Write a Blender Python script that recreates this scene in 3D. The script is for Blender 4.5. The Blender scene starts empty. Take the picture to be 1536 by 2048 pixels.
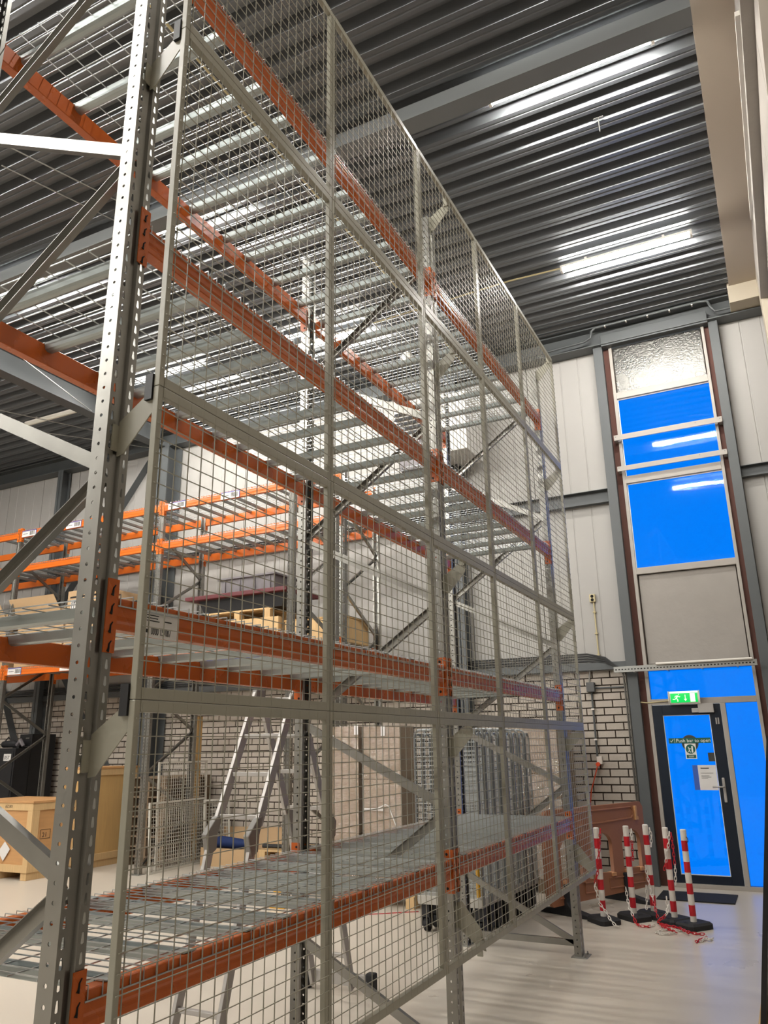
import bpy, bmesh, math, random
from mathutils import Vector, Matrix
random.seed(7)
C = bpy.context.scene.collection
sc = bpy.context.scene
PI = math.pi
# ------------------------------------------------------------------ camera, sky, exposure
cam = bpy.data.objects.new('camera', bpy.data.cameras.new('camera')); C.objects.link(cam)
RT, UP, FW = (0.89219676, 0.45137426, -0.01569151), (0.14423646, -0.25183342, 0.95696174), (-0.42799625, 0.85606145, 0.28978959)
cam.matrix_world = Matrix(((RT[0], UP[0], -FW[0], 1.836), (RT[1], UP[1], -FW[1], -1.6728), (RT[2], UP[2], -FW[2], 1.7278), (0, 0, 0, 1)))
cam.data.sensor_fit = 'HORIZONTAL'; cam.data.sensor_width = 36.0; cam.data.lens = 1546.63 / 1536 * 36
cam.data.clip_start = 0.05; cam.data.clip_end = 100
sc.camera = cam
wd = bpy.data.worlds.new('overcast_sky'); sc.world = wd; wd.use_nodes = True
bg = wd.node_tree.nodes['Background']; bg.inputs[0].default_value = (0.94, 0.98, 1.0, 1); bg.inputs[1].default_value = 0.74
vs = sc.view_settings; vs.view_transform = 'Standard'; vs.look = 'None'; vs.exposure = 0.5; vs.gamma = 1.0
LAMP = 160.0

# ------------------------------------------------------------------ helpers
class MB:
    def __init__(s): s.v = []; s.f = []; s.m = []
    def add(s, vs_, fs_, mi=0):
        o = len(s.v); s.v += [tuple(q) for q in vs_]
        for f in fs_: s.f.append(tuple(i + o for i in f)); s.m.append(mi)
    def box(s, x0, x1, y0, y1, z0, z1, mi=0):
        s.add([(x0,y0,z0),(x1,y0,z0),(x1,y1,z0),(x0,y1,z0),(x0,y0,z1),(x1,y0,z1),(x1,y1,z1),(x0,y1,z1)],
              [(0,3,2,1),(4,5,6,7),(0,1,5,4),(1,2,6,5),(2,3,7,6),(3,0,4,7)], mi); return s
    def extr(s, poly, vec, mi=0):
        n = len(poly); vec = Vector(vec)
        s.add([Vector(q) for q in poly] + [Vector(q) + vec for q in poly],
              [tuple(range(n))[::-1], tuple(range(n, 2*n))] + [(i, (i+1) % n, n + (i+1) % n, n + i) for i in range(n)], mi); return s
    def bar(s, p, q, w, h, up=(0,0,1), mi=0):
        p = Vector(p); q = Vector(q); d = (q-p).normalized(); a = d.cross(Vector(up))
        if a.length < 1e-4: a = d.cross(Vector((1,0,0)))
        a.normalize(); b = a.cross(d).normalized()
        s.extr([p+a*w/2+b*h/2, p-a*w/2+b*h/2, p-a*w/2-b*h/2, p+a*w/2-b*h/2], q-p, mi); return s
    def tube(s, p, q, r, n=8, mi=0): return s.path([p, q], r, n, mi)
    def path(s, pts, r, n=6, mi=0, closed=False):
        P = [Vector(a) for a in pts]; rings = []; k = len(P); ref = None
        for i in range(k):
            if closed: t = (P[(i+1) % k] - P[i-1])
            else: t = (P[min(i+1, k-1)] - P[max(i-1, 0)])
            t.normalize()
            if ref is None:
                ref = t.cross(Vector((0,0,1)))
                if ref.length < 1e-3: ref = t.cross(Vector((1,0,0)))
            ref = (ref - t * ref.dot(t)); ref.normalize(); b = t.cross(ref)
            rr = r[i] if isinstance(r, (list, tuple)) else r
            rings.append([P[i] + (ref*math.cos(2*PI*j/n+PI/4) + b*math.sin(2*PI*j/n+PI/4))*rr for j in range(n)])
        vs_ = [v for g in rings for v in g]; fs_ = []
        for i in range(k if closed else k-1):
            a = i*n; c = ((i+1) % k)*n
            for j in range(n): fs_.append((a+j, a+(j+1) % n, c+(j+1) % n, c+j))
        if not closed: fs_ += [tuple(range(n))[::-1], tuple(range((k-1)*n, k*n))]
        s.add(vs_, fs_, mi); return s
    def lathe(s, prof, cx=0, cy=0, n=16, mi=0):
        vs_ = []; fs_ = []; k = len(prof)
        for r, z in prof: vs_ += [(cx+r*math.cos(2*PI*j/n), cy+r*math.sin(2*PI*j/n), z) for j in range(n)]
        for i in range(k-1):
            for j in range(n): fs_.append((i*n+j, i*n+(j+1) % n, (i+1)*n+(j+1) % n, (i+1)*n+j))
        fs_ += [tuple(range(n))[::-1], tuple(range((k-1)*n, k*n))]
        s.add(vs_, fs_, mi); return s
    def wire(s, p, q, t, mi=0): return s.path([p, q], t*0.707, 4, mi)
    def channel(s, p, q, wdir, ddir, w, d, t=0.003, mi=0):
        p = Vector(p); q = Vector(q); W = Vector(wdir).normalized(); D_ = Vector(ddir).normalized()
        prof = [(-w/2,0),(w/2,0),(w/2,d),(w/2-t,d),(w/2-t,t),(-w/2+t,t),(-w/2+t,d),(-w/2,d)]
        s.extr([p + W*a + D_*b for a, b in prof], q-p, mi); return s
    def mesh(s, name, mats, smooth=False):
        me = bpy.data.meshes.new(name); me.from_pydata(s.v, [], s.f)
        for m in (mats if isinstance(mats, (list, tuple)) else [mats]): me.materials.append(m)
        me.polygons.foreach_set('material_index', s.m)
        bm = bmesh.new(); bm.from_mesh(me); bmesh.ops.recalc_face_normals(bm, faces=bm.faces[:]); bm.to_mesh(me); bm.free()
        if smooth: me.polygons.foreach_set('use_smooth', [True]*len(me.polygons))
        me.update(); return me

def link(name, data, parent=None, loc=(0,0,0), rot=(0,0,0)):
    o = bpy.data.objects.new(name, data); C.objects.link(o); o.location = loc; o.rotation_euler = rot
    if parent: o.parent = parent
    return o
def part(name, mb, mats, parent, loc=(0,0,0), rot=(0,0,0), bevel=0, smooth=False, label=None, kind=None):
    me = mb.mesh(name, mats, smooth) if isinstance(mb, MB) else mb
    o = link(name, me, parent, loc, rot)
    if bevel:
        b = o.modifiers.new('edge', 'BEVEL'); b.width = bevel; b.segments = 2; b.limit_method = 'ANGLE'
    if label: o['label'] = label
    if kind: o['kind'] = kind
    return o
def tag(o, label, cat, group=None):
    o['label'] = label; o['category'] = cat
    if group: o['group'] = group
    return o
def thing(name, label, cat, loc=(0,0,0), rz=0, group=None):
    o = bpy.data.objects.new(name, None); C.objects.link(o); o.empty_display_size = 0.1
    o.location = loc; o.rotation_euler = (0,0,rz)
    return tag(o, label, cat, group)
def single(name, mb, mats, label, cat, loc=(0,0,0), rot=(0,0,0), group=None, bevel=0, smooth=False):
    return tag(part(name, mb, mats, None, loc, rot, bevel, smooth), label, cat, group)
def struct(name, mb, mats, parent=None, bevel=0, loc=(0,0,0), smooth=False):
    o = part(name, mb, mats, parent, loc, (0,0,0), bevel, smooth)
    if parent is None: o['kind'] = 'structure'
    return o
def dup(root, loc, rz=None, label=None):
    r = root.copy(); C.objects.link(r); r.location = loc
    if rz is not None: r.rotation_euler = (0,0,rz)
    if label: r['label'] = label
    for ch in list(root.children):
        c = ch.copy(); C.objects.link(c); c.parent = r
        for g in list(ch.children):
            d = g.copy(); C.objects.link(d); d.parent = c
    return r
def baked(ob):
    dg = bpy.context.evaluated_depsgraph_get(); dg.update()
    me = bpy.data.meshes.new_from_object(ob.evaluated_get(dg)); dat = ob.data
    bpy.data.objects.remove(ob)
    return me
def plate2d(name, outer, holes, t, mats):
    """flat plate in local XY with holes, thickness t along local Z"""
    cu = bpy.data.curves.new(name, 'CURVE'); cu.dimensions = '2D'; cu.fill_mode = 'BOTH'; cu.extrude = t/2
    for lp in [outer] + holes:
        sp = cu.splines.new('POLY'); sp.points.add(len(lp)-1); sp.use_cyclic_u = True
        for i, (x, y) in enumerate(lp): sp.points[i].co = (x, y, 0, 1)
    me = baked(link(name, cu)); me.materials.clear(); me.materials.append(mats); return me
def text_mesh(s, size, mat, align='LEFT', ext=0.0006):
    cu = bpy.data.curves.new('lettering', 'FONT'); cu.body = s; cu.size = size; cu.align_x = align; cu.extrude = ext; cu.resolution_u = 3
    me = baked(link('lettering', cu)); me.materials.clear(); me.materials.append(mat); return me
WALLROT = (PI/2, 0, 0)      # local XY -> world XZ, facing -Y

# ------------------------------------------------------------------ materials
def lin(r, g, b):
    f = lambda c: (c/255/12.92) if c/255 <= 0.04045 else ((c/255+0.055)/1.055)**2.4
    return (f(r), f(g), f(b), 1)
def mat(name, col, rough=0.5, metal=0.0, var=0.0, scale=6.0, bump=0.0, bscale=40.0, spec=None, coat=0.0, stretch=None):
    m = bpy.data.materials.new(name); m.use_nodes = True; nt = m.node_tree; b = nt.nodes['Principled BSDF']
    b.inputs['Base Color'].default_value = col; b.inputs['Roughness'].default_value = rough; b.inputs['Metallic'].default_value = metal
    if spec is not None: b.inputs['Specular IOR Level'].default_value = spec
    if coat: b.inputs['Coat Weight'].default_value = coat; b.inputs['Coat Roughness'].default_value = 0.12
    tc = None
    if var or bump:
        tc = nt.nodes.new('ShaderNodeTexCoord'); src = tc.outputs['Object']
        if stretch:
            mp = nt.nodes.new('ShaderNodeMapping'); mp.inputs['Scale'].default_value = stretch; nt.links.new(src, mp.inputs[0]); src = mp.outputs[0]
    if var:
        n = nt.nodes.new('ShaderNodeTexNoise'); n.inputs['Scale'].default_value = scale; n.inputs['Detail'].default_value = 5; nt.links.new(src, n.inputs['Vector'])
        r = nt.nodes.new('ShaderNodeMix'); r.data_type = 'RGBA'
        r.inputs[6].default_value = tuple(c*(1-var) for c in col[:3]) + (1,); r.inputs[7].default_value = tuple(min(1, c*(1+var)) for c in col[:3]) + (1,)
        nt.links.new(n.outputs[0], r.inputs[0]); nt.links.new(r.outputs[2], b.inputs['Base Color'])
        rr = nt.nodes.new('ShaderNodeMapRange'); rr.inputs[3].default_value = max(0.05, rough-0.08); rr.inputs[4].default_value = min(1, rough+0.08)
        nt.links.new(n.outputs[0], rr.inputs[0]); nt.links.new(rr.outputs[0], b.inputs['Roughness'])
    if bump:
        n2 = nt.nodes.new('ShaderNodeTexNoise'); n2.inputs['Scale'].default_value = bscale; n2.inputs['Detail'].default_value = 4; nt.links.new(src, n2.inputs['Vector'])
        bp = nt.nodes.new('ShaderNodeBump'); bp.inputs['Strength'].default_value = bump; bp.inputs['Distance'].default_value = 0.01
        nt.links.new(n2.outputs[0], bp.inputs['Height']); nt.links.new(bp.outputs[0], b.inputs['Normal'])
    return m
def emit(name, col, s):
    m = bpy.data.materials.new(name); m.use_nodes = True; b = m.node_tree.nodes['Principled BSDF']
    b.inputs['Base Color'].default_value = (col[0]*0.3,col[1]*0.3,col[2]*0.3,1); b.inputs['Emission Color'].default_value = col; b.inputs['Emission Strength'].default_value = s; return m
GALV = mat('galvanised_steel', (0.29,0.283,0.262,1), 0.32, 0.88, 0.15, 9)
GALVD = mat('weathered_galvanised', (0.36,0.36,0.34,1), 0.45, 0.85, 0.15, 9)
ZINC = mat('bright_zinc', (0.34,0.375,0.37,1), 0.38, 0.7, 0.10, 14)
DECKW = mat('zinc_wire', (0.50,0.53,0.54,1), 0.33, 0.85)
ROOF = mat('roof_sheet', (0.145,0.153,0.162,1), 0.33, 0.5, 0.14, 3, 0.0, 90, stretch=(0.3,3,3))
ORANGE = mat('orange_lacquer', (0.47,0.095,0.009,1), 0.27, 0, 0.06, 4, spec=0.5)
ORANGE2 = mat('bright_orange_lacquer', (0.64,0.135,0.010,1), 0.33, 0, 0.06, 4)
PAINT = mat('pebble_grey_paint', (0.315,0.303,0.243,1), 0.33, 0, 0.04, 6)
WALLP = mat('off_white_cladding', (0.355,0.342,0.322,1), 0.55, 0, 0.04, 1.5)
BRICK = mat('painted_brick', (0.44,0.39,0.335,1), 0.85, 0, 0.10, 5, 0.5, 60)
MORT = mat('dark_mortar', (0.05,0.036,0.028,1), 0.95, 0, 0.2, 30)
FLOORM = mat('sealed_concrete', (0.56,0.505,0.43,1), 0.30, 0, 0.09, 1.1, spec=0.45)
STEEL = mat('grey_painted_steel', (0.085,0.092,0.095,1), 0.5, 0, 0.06, 3)
RUST = mat('red_oxide', (0.085,0.030,0.020,1), 0.75, 0, 0.2, 8)
ALU = mat('pale_frame', (0.36,0.33,0.295,1), 0.45, 0, 0.04, 4)
BEIGE = mat('beige_board', (0.43,0.365,0.295,1), 0.8, 0, 0.04, 2)
CREAM = mat('cream_board', (0.42,0.37,0.29,1), 0.8, 0, 0.03, 2)
GREYP = mat('grey_render_panel', (0.32,0.295,0.27,1), 0.8, 0, 0.08, 5, 0.35, 14)
WOOD = mat('pale_pine', (0.58,0.39,0.19,1), 0.7, 0, 0.18, 7, 0.15, 30, stretch=(6,6,0.8))
PLY = mat('plywood', (0.50,0.27,0.11,1), 0.65, 0, 0.16, 4, stretch=(1,1,7))
PLYV = mat('yellow_plywood', (0.55,0.35,0.14,1), 0.65, 0, 0.14, 4, stretch=(7,7,0.7))
OLDW = mat('old_pallet_wood', (0.17,0.12,0.075,1), 0.85, 0, 0.3, 8)
CARD = mat('cardboard', (0.46,0.31,0.17,1), 0.85, 0, 0.06, 3)
CARDW = mat('wrapped_cardboard', (0.33,0.235,0.15,1), 0.7, 0, 0.15, 5)
BLACKP = mat('black_plastic', (0.010,0.010,0.012,1), 0.45, 0)
RUBBER = mat('black_rubber', (0.016,0.016,0.018,1), 0.75, 0, 0.2, 9)
NAVY = mat('navy_door_paint', (0.004,0.010,0.022,1), 0.35, 0)
REDP = mat('red_plastic', (0.52,0.012,0.022,1), 0.4, 0)
WHITEP = mat('white_plastic', (0.72,0.68,0.62,1), 0.45, 0)
PAPER = mat('white_paper', (0.68,0.66,0.64,1), 0.8, 0)
INK = mat('black_ink', (0.012,0.012,0.012,1), 0.8, 0)
BARR = mat('faded_orange_plastic', (0.34,0.145,0.075,1), 0.55, 0, 0.08, 5)
ALUM = mat('brushed_aluminium', (0.42,0.40,0.38,1), 0.5, 0.5, 0.08, 10)
GREYC = mat('grey_crate_plastic', (0.17,0.155,0.165,1), 0.55, 0)
MAROON = mat('maroon_plastic', (0.10,0.012,0.016,1), 0.5, 0)
SIGNG = mat('green_sign', (0.004,0.095,0.07,1), 0.5, 0)
SIGNW = mat('sign_white', (0.75,0.75,0.72,1), 0.5, 0)
DARKG = mat('dark_grey_film', (0.04,0.042,0.038,1), 0.6, 0)
YELLOW = mat('yellow_plastic', (0.80,0.42,0.01,1), 0.5, 0)
BLUE = mat('blue_cloth', (0.006,0.022,0.10,1), 0.8, 0)
BLUEL = mat('blue_label', (0.01,0.03,0.28,1), 0.6, 0)
IVORY = mat('ivory_conduit', (0.52,0.44,0.25,1), 0.5, 0)
DCAB = mat('dark_cable', (0.035,0.036,0.037,1), 0.5, 0)
HOLE = mat('dark_slot', (0.006,0.005,0.004,1), 0.9, 0)
LAMPON = emit('lit_diffuser', (1.0,0.965,0.90,1), LAMP)
LAMPOFF = mat('unlit_diffuser', (0.62,0.58,0.50,1), 0.5, 0)
EXITG = emit('lit_green', (0.0,0.50,0.075,1), 1.0)
EXITW = emit('lit_white', (0.80,1.0,0.62,1), 1.0)
EXITT = emit('lit_cap', (0.75,0.95,0.80,1), 1.3)
def film():
    m = bpy.data.materials.new('blue_film_glass'); m.use_nodes = True; nt = m.node_tree; nt.nodes.clear()
    o = nt.nodes.new('ShaderNodeOutputMaterial'); t = nt.nodes.new('ShaderNodeBsdfTransparent'); t.inputs[0].default_value = (0.0,0.463,1.0,1)
    g = nt.nodes.new('ShaderNodeBsdfGlossy'); g.inputs['Roughness'].default_value = 0.03; g.inputs['Color'].default_value = (0.9,0.95,1,1)
    n = nt.nodes.new('ShaderNodeTexNoise'); n.inputs['Scale'].default_value = 3.0
    mp = nt.nodes.new('ShaderNodeMapping'); mp.inputs['Scale'].default_value = (0.4,1,3); tc = nt.nodes.new('ShaderNodeTexCoord')
    nt.links.new(tc.outputs['Object'], mp.inputs[0]); nt.links.new(mp.outputs[0], n.inputs['Vector'])
    bp = nt.nodes.new('ShaderNodeBump'); bp.inputs['Strength'].default_value = 0.03; bp.inputs['Distance'].default_value = 0.01
    nt.links.new(n.outputs[0], bp.inputs['Height']); nt.links.new(bp.outputs[0], g.inputs['Normal'])
    f = nt.nodes.new('ShaderNodeFresnel'); f.inputs[0].default_value = 1.45
    mx = nt.nodes.new('ShaderNodeMixShader'); nt.links.new(f.outputs[0], mx.inputs[0]); nt.links.new(t.outputs[0], mx.inputs[1]); nt.links.new(g.outputs[0], mx.inputs[2])
    nt.links.new(mx.outputs[0], o.inputs[0]); return m
FILM = film()
def wrapmat():
    m = bpy.data.materials.new('stretch_film'); m.use_nodes = True; nt = m.node_tree; nt.nodes.clear()
    o = nt.nodes.new('ShaderNodeOutputMaterial'); t = nt.nodes.new('ShaderNodeBsdfTransparent'); t.inputs[0].default_value = (0.93,0.92,0.90,1)
    g = nt.nodes.new('ShaderNodeBsdfGlossy'); g.inputs['Roughness'].default_value = 0.16
    n = nt.nodes.new('ShaderNodeTexNoise'); n.inputs['Scale'].default_value = 7.0; n.inputs['Detail'].default_value = 6
    mp = nt.nodes.new('ShaderNodeMapping'); mp.inputs['Scale'].default_value = (1,1,5); tc = nt.nodes.new('ShaderNodeTexCoord')
    nt.links.new(tc.outputs['Object'], mp.inputs[0]); nt.links.new(mp.outputs[0], n.inputs['Vector'])
    bp = nt.nodes.new('ShaderNodeBump'); bp.inputs['Strength'].default_value = 0.9; bp.inputs['Distance'].default_value = 0.06
    nt.links.new(n.outputs[0], bp.inputs['Height']); nt.links.new(bp.outputs[0], g.inputs['Normal'])
    mx = nt.nodes.new('ShaderNodeMixShader'); mx.inputs[0].default_value = 0.24; nt.links.new(t.outputs[0], mx.inputs[1]); nt.links.new(g.outputs[0], mx.inputs[2])
    nt.links.new(mx.outputs[0], o.inputs[0]); return m
WRAP = wrapmat()
FOIL = mat('crinkled_foil', (0.10,0.098,0.092,1), 0.28, 0.85, 0.06, 3, 0.5, 38)

# ------------------------------------------------------------------ the room
XL, XR, YB, YW, ZC = -15.0, 2.42, -8.0, 9.45, 7.82
struct('floor', MB().box(XL, XR+0.2, YB, YW+0.1, -0.15, 0), FLOORM)
# corrugated roof deck: ribs run across, pitch 0.262
prof = []; y = YB
while y < YW:
    prof += [(y,0),(y+0.048,0),(y+0.056,0.010),(y+0.064,0.010),(y+0.072,0),(y+0.115,0),(y+0.158,0.095),(y+0.219,0.095)]
    y += 0.262
roof = MB(); n = len(prof)
roof.add([(XL,a,ZC+b) for a,b in prof] + [(XR+0.2,a,ZC+b) for a,b in prof] + [(XL,a,ZC+0.16) for a,b in prof] + [(XR+0.2,a,ZC+0.16) for a,b in prof],
         [(i,i+1,n+i+1,n+i) for i in range(n-1)] + [(2*n+i,3*n+i,3*n+i+1,2*n+i+1) for i in range(n-1)] + [(0,n,3*n,2*n),(n-1,2*n-1+0,4*n-1,3*n-1)])
struct('ceiling', roof, ROOF)
struct('wall_left', MB().box(XL-0.1, XL, YB, YW, 0, 8), WALLP)
struct('wall_back', MB().box(XL, XR, YB-0.1, YB, 0, 8), WALLP)
WALLR = mat('beige_lining', (0.33,0.30,0.265,1), 0.7, 0, 0.04, 2)
wr = struct('wall_right', MB().box(XR, XR+0.1, YB, YW, 0, 8), WALLR)
me = MB().box(-0.012, 0, 0, 1.08, 0, 7.7).mesh('wall_panel', WALLR)
for k in range(15): part('wall_panel', me, None, wr, (XR, YB+0.1+1.1*k, 0.05), bevel=0.004)

# far wall: brick below, cladding above, glazed bay at the door
wf = MB(); wf.box(XL, -0.03, 9.468, 9.6, 0, 2.7); wf.box(XL, -0.03, 9.475, 9.6, 2.7, 8); wf.box(1.70, XR, 9.475, 9.6, 0, 8); wf.box(-0.03, 1.70, 9.475, 9.6, 7.5, 8)
wallf = struct('wall_far', wf, MORT)
panel = MB()
pp = [(0.006,0.025),(0.006,0)]
for k in range(1,4): pp += [(0.275*k-0.012,0),(0.275*k-0.006,0.006),(0.275*k+0.006,0.006),(0.275*k+0.012,0)]
pp += [(1.094,0),(1.094,0.025)]
panel.extr([(a,b,0) for a,b in pp], (0,0,5.14))
pm = panel.mesh('wall_panel', WALLP)
for k in range(14): part('wall_panel', pm, None, wallf, (-1.13-1.1*k, 9.45, 2.68))
half = MB(); half.extr([(0.0,0.025,0),(0.0,0,0),(0.263,0,0),(0.269,0.006,0),(0.281,0.006,0),(0.287,0,0),(0.538,0,0),(0.544,0.006,0),(0.556,0.006,0),(0.562,0,0),(0.66,0,0),(0.66,0.025,0)], (0,0,7.8))
part('wall_panel', half, WALLP, wallf, (1.75, 9.45, 0.02))
# bricks
bl, bh = 0.2225, 0.0835
bme = MB().box(-bl/2, bl/2, 0, 0.03, -bh/2, bh/2).mesh('brick', BRICK)
cells = []; halfs = []
for r in range(27):
    z = 0.087 - 0.05 + 0.1*r if r else 0.037
    off = 0.12 if r % 2 else 0.0
    k = 0
    if r % 2: halfs.append(z)
    while True:
        x = -0.16 - off - 0.24*k; k += 1
        if x < -14.8: break
        cells.append((x, z))
cells.sort(key=lambda c: (c[0]-1.836)**2 + (c[1]-1.7)**2*0.5)
far = MB()
for i, (x, z) in enumerate(cells):
    yy = 9.45 + random.uniform(-0.003, 0.003)
    if i < 286:
        b = link('brick', bme, wallf, (x, yy, z)); b.rotation_euler = (random.uniform(-.006,.006), 0, random.uniform(-.008,.008))
    else: far.box(x-bl/2, x+bl/2, yy, yy+0.03, z-bh/2, z+bh/2)
hme = MB().box(-0.05, 0.05, 0, 0.03, -bh/2, bh/2).mesh('brick', BRICK)
for z in halfs: link('brick', hme, wallf, (-0.102, 9.45, z))
part('brickwork', far, BRICK, wallf, kind='stuff')

# steel: columns, girts, edge beam, soffit
def hcol(x0, x1, y0, y1, z0, z1, t=0.012):
    m = MB(); m.box(x0,x1,y0,y0+t,z0,z1); m.box(x0,x1,y1-t,y1,z0,z1); m.box((x0+x1)/2-t/2,(x0+x1)/2+t/2,y0,y1,z0,z1); return m
tn = [0]
def trim(mb, m=STEEL, parent=None, bevel=0):
    tn[0] += 1; return struct('trim_%d' % tn[0], mb, m, None, bevel)
trim(hcol(-8.58,-8.18,9.02,9.42,0,7.5,0.02)); trim(hcol(-2.42,-2.27,9.17,9.42,0,7.5)); trim(hcol(-11.42,-11.27,9.2,9.42,0,7.5))
dc = MB().box(-0.02,0.115,9.27,9.46,0,7.5); trim(dc, STEEL, bevel=0.004); trim(MB().box(1.62,1.745,9.27,9.46,0,7.5), STEEL, bevel=0.004)
trim(MB().box(0.115,0.2,9.37,9.46,0,7.48), RUST); trim(MB().box(1.555,1.62,9.37,9.46,0,7.48), RUST)
eb = MB(); eb.box(XL,XR,9.40,9.44,7.50,7.82); eb.box(XL,XR,9.20,9.40,7.80,7.82); eb.box(XL,XR,9.2,9.40,7.50,7.515); eb.box(XL,XR,9.34,9.40,7.515,7.80); trim(eb)
hd = MB().box(0.115,1.62,9.22,9.33,7.475,7.66); trim(hd, STEEL, bevel=0.004)
g1 = MB().channel((XL,9.44,5.17),(-0.02,9.44,5.17),(0,0,1),(0,-1,0),0.2,0.10,0.006); trim(g1)
g2 = MB().channel((1.745,9.44,5.22),(XR,9.44,5.22),(0,0,1),(0,-1,0),0.16,0.09,0.006); trim(g2)
g3 = MB().box(XL,-0.02,9.36,9.45,2.69,2.79); trim(g3)
pu = MB().box(XL,1.965,3.965,4.165,7.62,7.635).box(XL,1.965,4.0,4.015,7.635,7.82); trim(pu, mat('purlin_grey',(0.16,0.168,0.17,1),0.5))
# diagonal wall bracing
br = MB(); br.bar((-8.7,9.33,7.6),(-11.3,9.33,4.3),0.008,0.16,(0,1,0)); trim(br)
br = MB(); br.bar((-8.5,9.33,0.3),(-11.4,9.33,3.9),0.008,0.16,(0,1,0)); br.bar((-11.4,9.31,0.9),(-12.6,9.31,3.2),0.008,0.16,(0,1,0)); trim(br)
# roof girder running toward the far wall on the wide column
rg = MB(); rg.box(-8.5,-8.26,-8,9.0,7.40,7.42); rg.box(-8.5,-8.26,-8,9.0,7.79,7.81); rg.box(-8.386,-8.374,-8,9.0,7.42,7.79); trim(rg)
# boarded girder at the right with end casing and column
sf = MB().box(1.965,2.31,YB,8.93,7.79,8.0); trim(sf, BEIGE)
trim(MB().box(1.94,2.36,8.93,9.44,7.53,7.85), CREAM, bevel=0.004)
trim(MB().box(2.31,2.42,8.6,8.95,0,7.79), CREAM, bevel=0.004)
trim(MB().box(2.31,2.42,YB,8.6,7.3,7.79), GREYP)
s_ = MB(); s_.bar((2.2,2.85,6.25),(2.3,7.2,7.6),0.03,0.03); s_.bar((2.38,1.0,7.5),(2.38,6.4,4.6),0.01,0.07,(1,0,0)); trim(s_, WHITEP)

# ------------------------------------------------------------------ glazed bay: window_1 and door_1
w1 = thing('window_1','','', (0.2,9.35,0)); del w1['label'], w1['category']; w1['kind'] = 'structure'
def wl(mb, name, m, bevel=0, **k): return part(name, mb, m, w1, (-0.2,-9.35,0), bevel=bevel, **k)
def wbar(x0,x1,z0,z1,name='transom',y0=9.325,y1=9.42): wl(MB().box(x0,x1,y0,y1,z0,z1), name, ALU, 0.003)
wbar(0.2,0.245,0,7.48,'stile'); wbar(1.515,1.555,0,7.48,'stile'); wbar(1.085,1.145,0.05,2.19,'mullion')
for a,b in ((6.62,6.72),(5.29,5.40),(3.955,4.045),(2.635,2.72),(2.19,2.265),(0,0.05)): wbar(0.245,1.515,a,b)
def pane(x0,x1,z0,z1): wl(MB().box(x0,x1,9.372,9.38,z0,z1), 'pane', FILM)
pane(0.245,1.515,5.40,6.62); pane(0.245,1.515,4.045,5.29); pane(0.245,1.515,2.265,2.635); pane(1.145,1.515,0.05,2.19)
BEAD = mat('white_glazing_bead', (0.78,0.80,0.82,1), 0.4)
for x0,x1,z1 in ((0.245,1.515,6.62),(0.245,1.515,5.29)): wl(MB().box(x0,x1,9.36,9.371,z1-0.016,z1), 'glazing_bead', BEAD)
for z0,z1 in ((5.40,6.62),(4.045,5.29)): wl(MB().box(0.245,0.257,9.36,9.371,z0,z1-0.016), 'glazing_bead', BEAD)
wl(MB().box(0.26,1.5,9.36,9.40,6.73,7.47), 'foil_panel', FOIL)
wl(MB().box(0.262,1.5,9.37,9.40,2.73,3.945), 'infill_panel', GREYP)
wl(MB().box(0.245,1.515,9.40,9.42,2.72,3.955), 'infill_backing', MORT); wl(MB().box(0.245,1.515,9.40,9.42,6.72,7.48), 'infill_backing', MORT)
for z,h in ((5.975,0.08),(5.495,0.072)):
    m = MB().box(0.155,1.615,9.232,9.25,z-h/2,z+h/2)
    for sx in (0.18,1.59,1.27): m.tube((sx,9.229,z+0.012),(sx,9.233,z+0.012),0.006,8,1)
    wl(m, 'cross_bar', [ALU,STEEL])
    wl(MB().box(0.16,0.2,9.25,9.37,z-h/2,z+h/2).box(1.57,1.615,9.25,9.37,z-h/2,z+h/2), 'bar_bracket', ALU)
d1 = thing('door_1','','', (0.25,9.36,0)); del d1['label'], d1['category']; d1['kind'] = 'structure'
def dl(mb, name, m, bevel=0, **k): return part(name, mb, m, d1, (-0.25,-9.36,0), bevel=bevel, **k)
dl(MB().box(0.25,0.37,9.335,9.395,0.055,2.185).box(0.945,1.08,9.335,9.395,0.055,2.185).box(0.37,0.945,9.335,9.395,2.055,2.185).box(0.37,0.945,9.335,9.395,0.055,0.148), 'leaf', NAVY, 0.003)
dl(MB().box(0.37,0.945,9.365,9.373,0.148,2.055), 'pane', FILM)
m = MB(); m.box(0.37,0.378,9.345,9.364,0.148,2.055); m.box(0.378,0.937,9.345,9.364,2.047,2.055); m.box(0.937,0.945,9.345,9.364,0.148,2.055); m.box(0.378,0.937,9.345,9.364,0.148,0.156); dl(m, 'glazing_bead', BEAD)
h = dl(MB().box(0.985,1.02,9.318,9.335,0.995,1.285), 'handle_plate', ALUM, 0.008)
m = MB(); m.path([(1.003,9.32,1.178),(1.003,9.275,1.178),(0.99,9.262,1.178),(0.875,9.262,1.178)],0.010,8); part('lever', m, ALUM, h, smooth=True)
dl(MB().box(0.82,1.005,9.28,9.334,2.075,2.19).box(0.74,0.82,9.29,9.334,2.08,2.135), 'door_closer', ALUM, 0.004)
dl(MB().tube((1.015,9.325,1.93),(1.015,9.325,2.01),0.010,8).tube((1.042,9.325,1.93),(1.042,9.325,2.01),0.010,8), 'hinge', ALUM)

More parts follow.
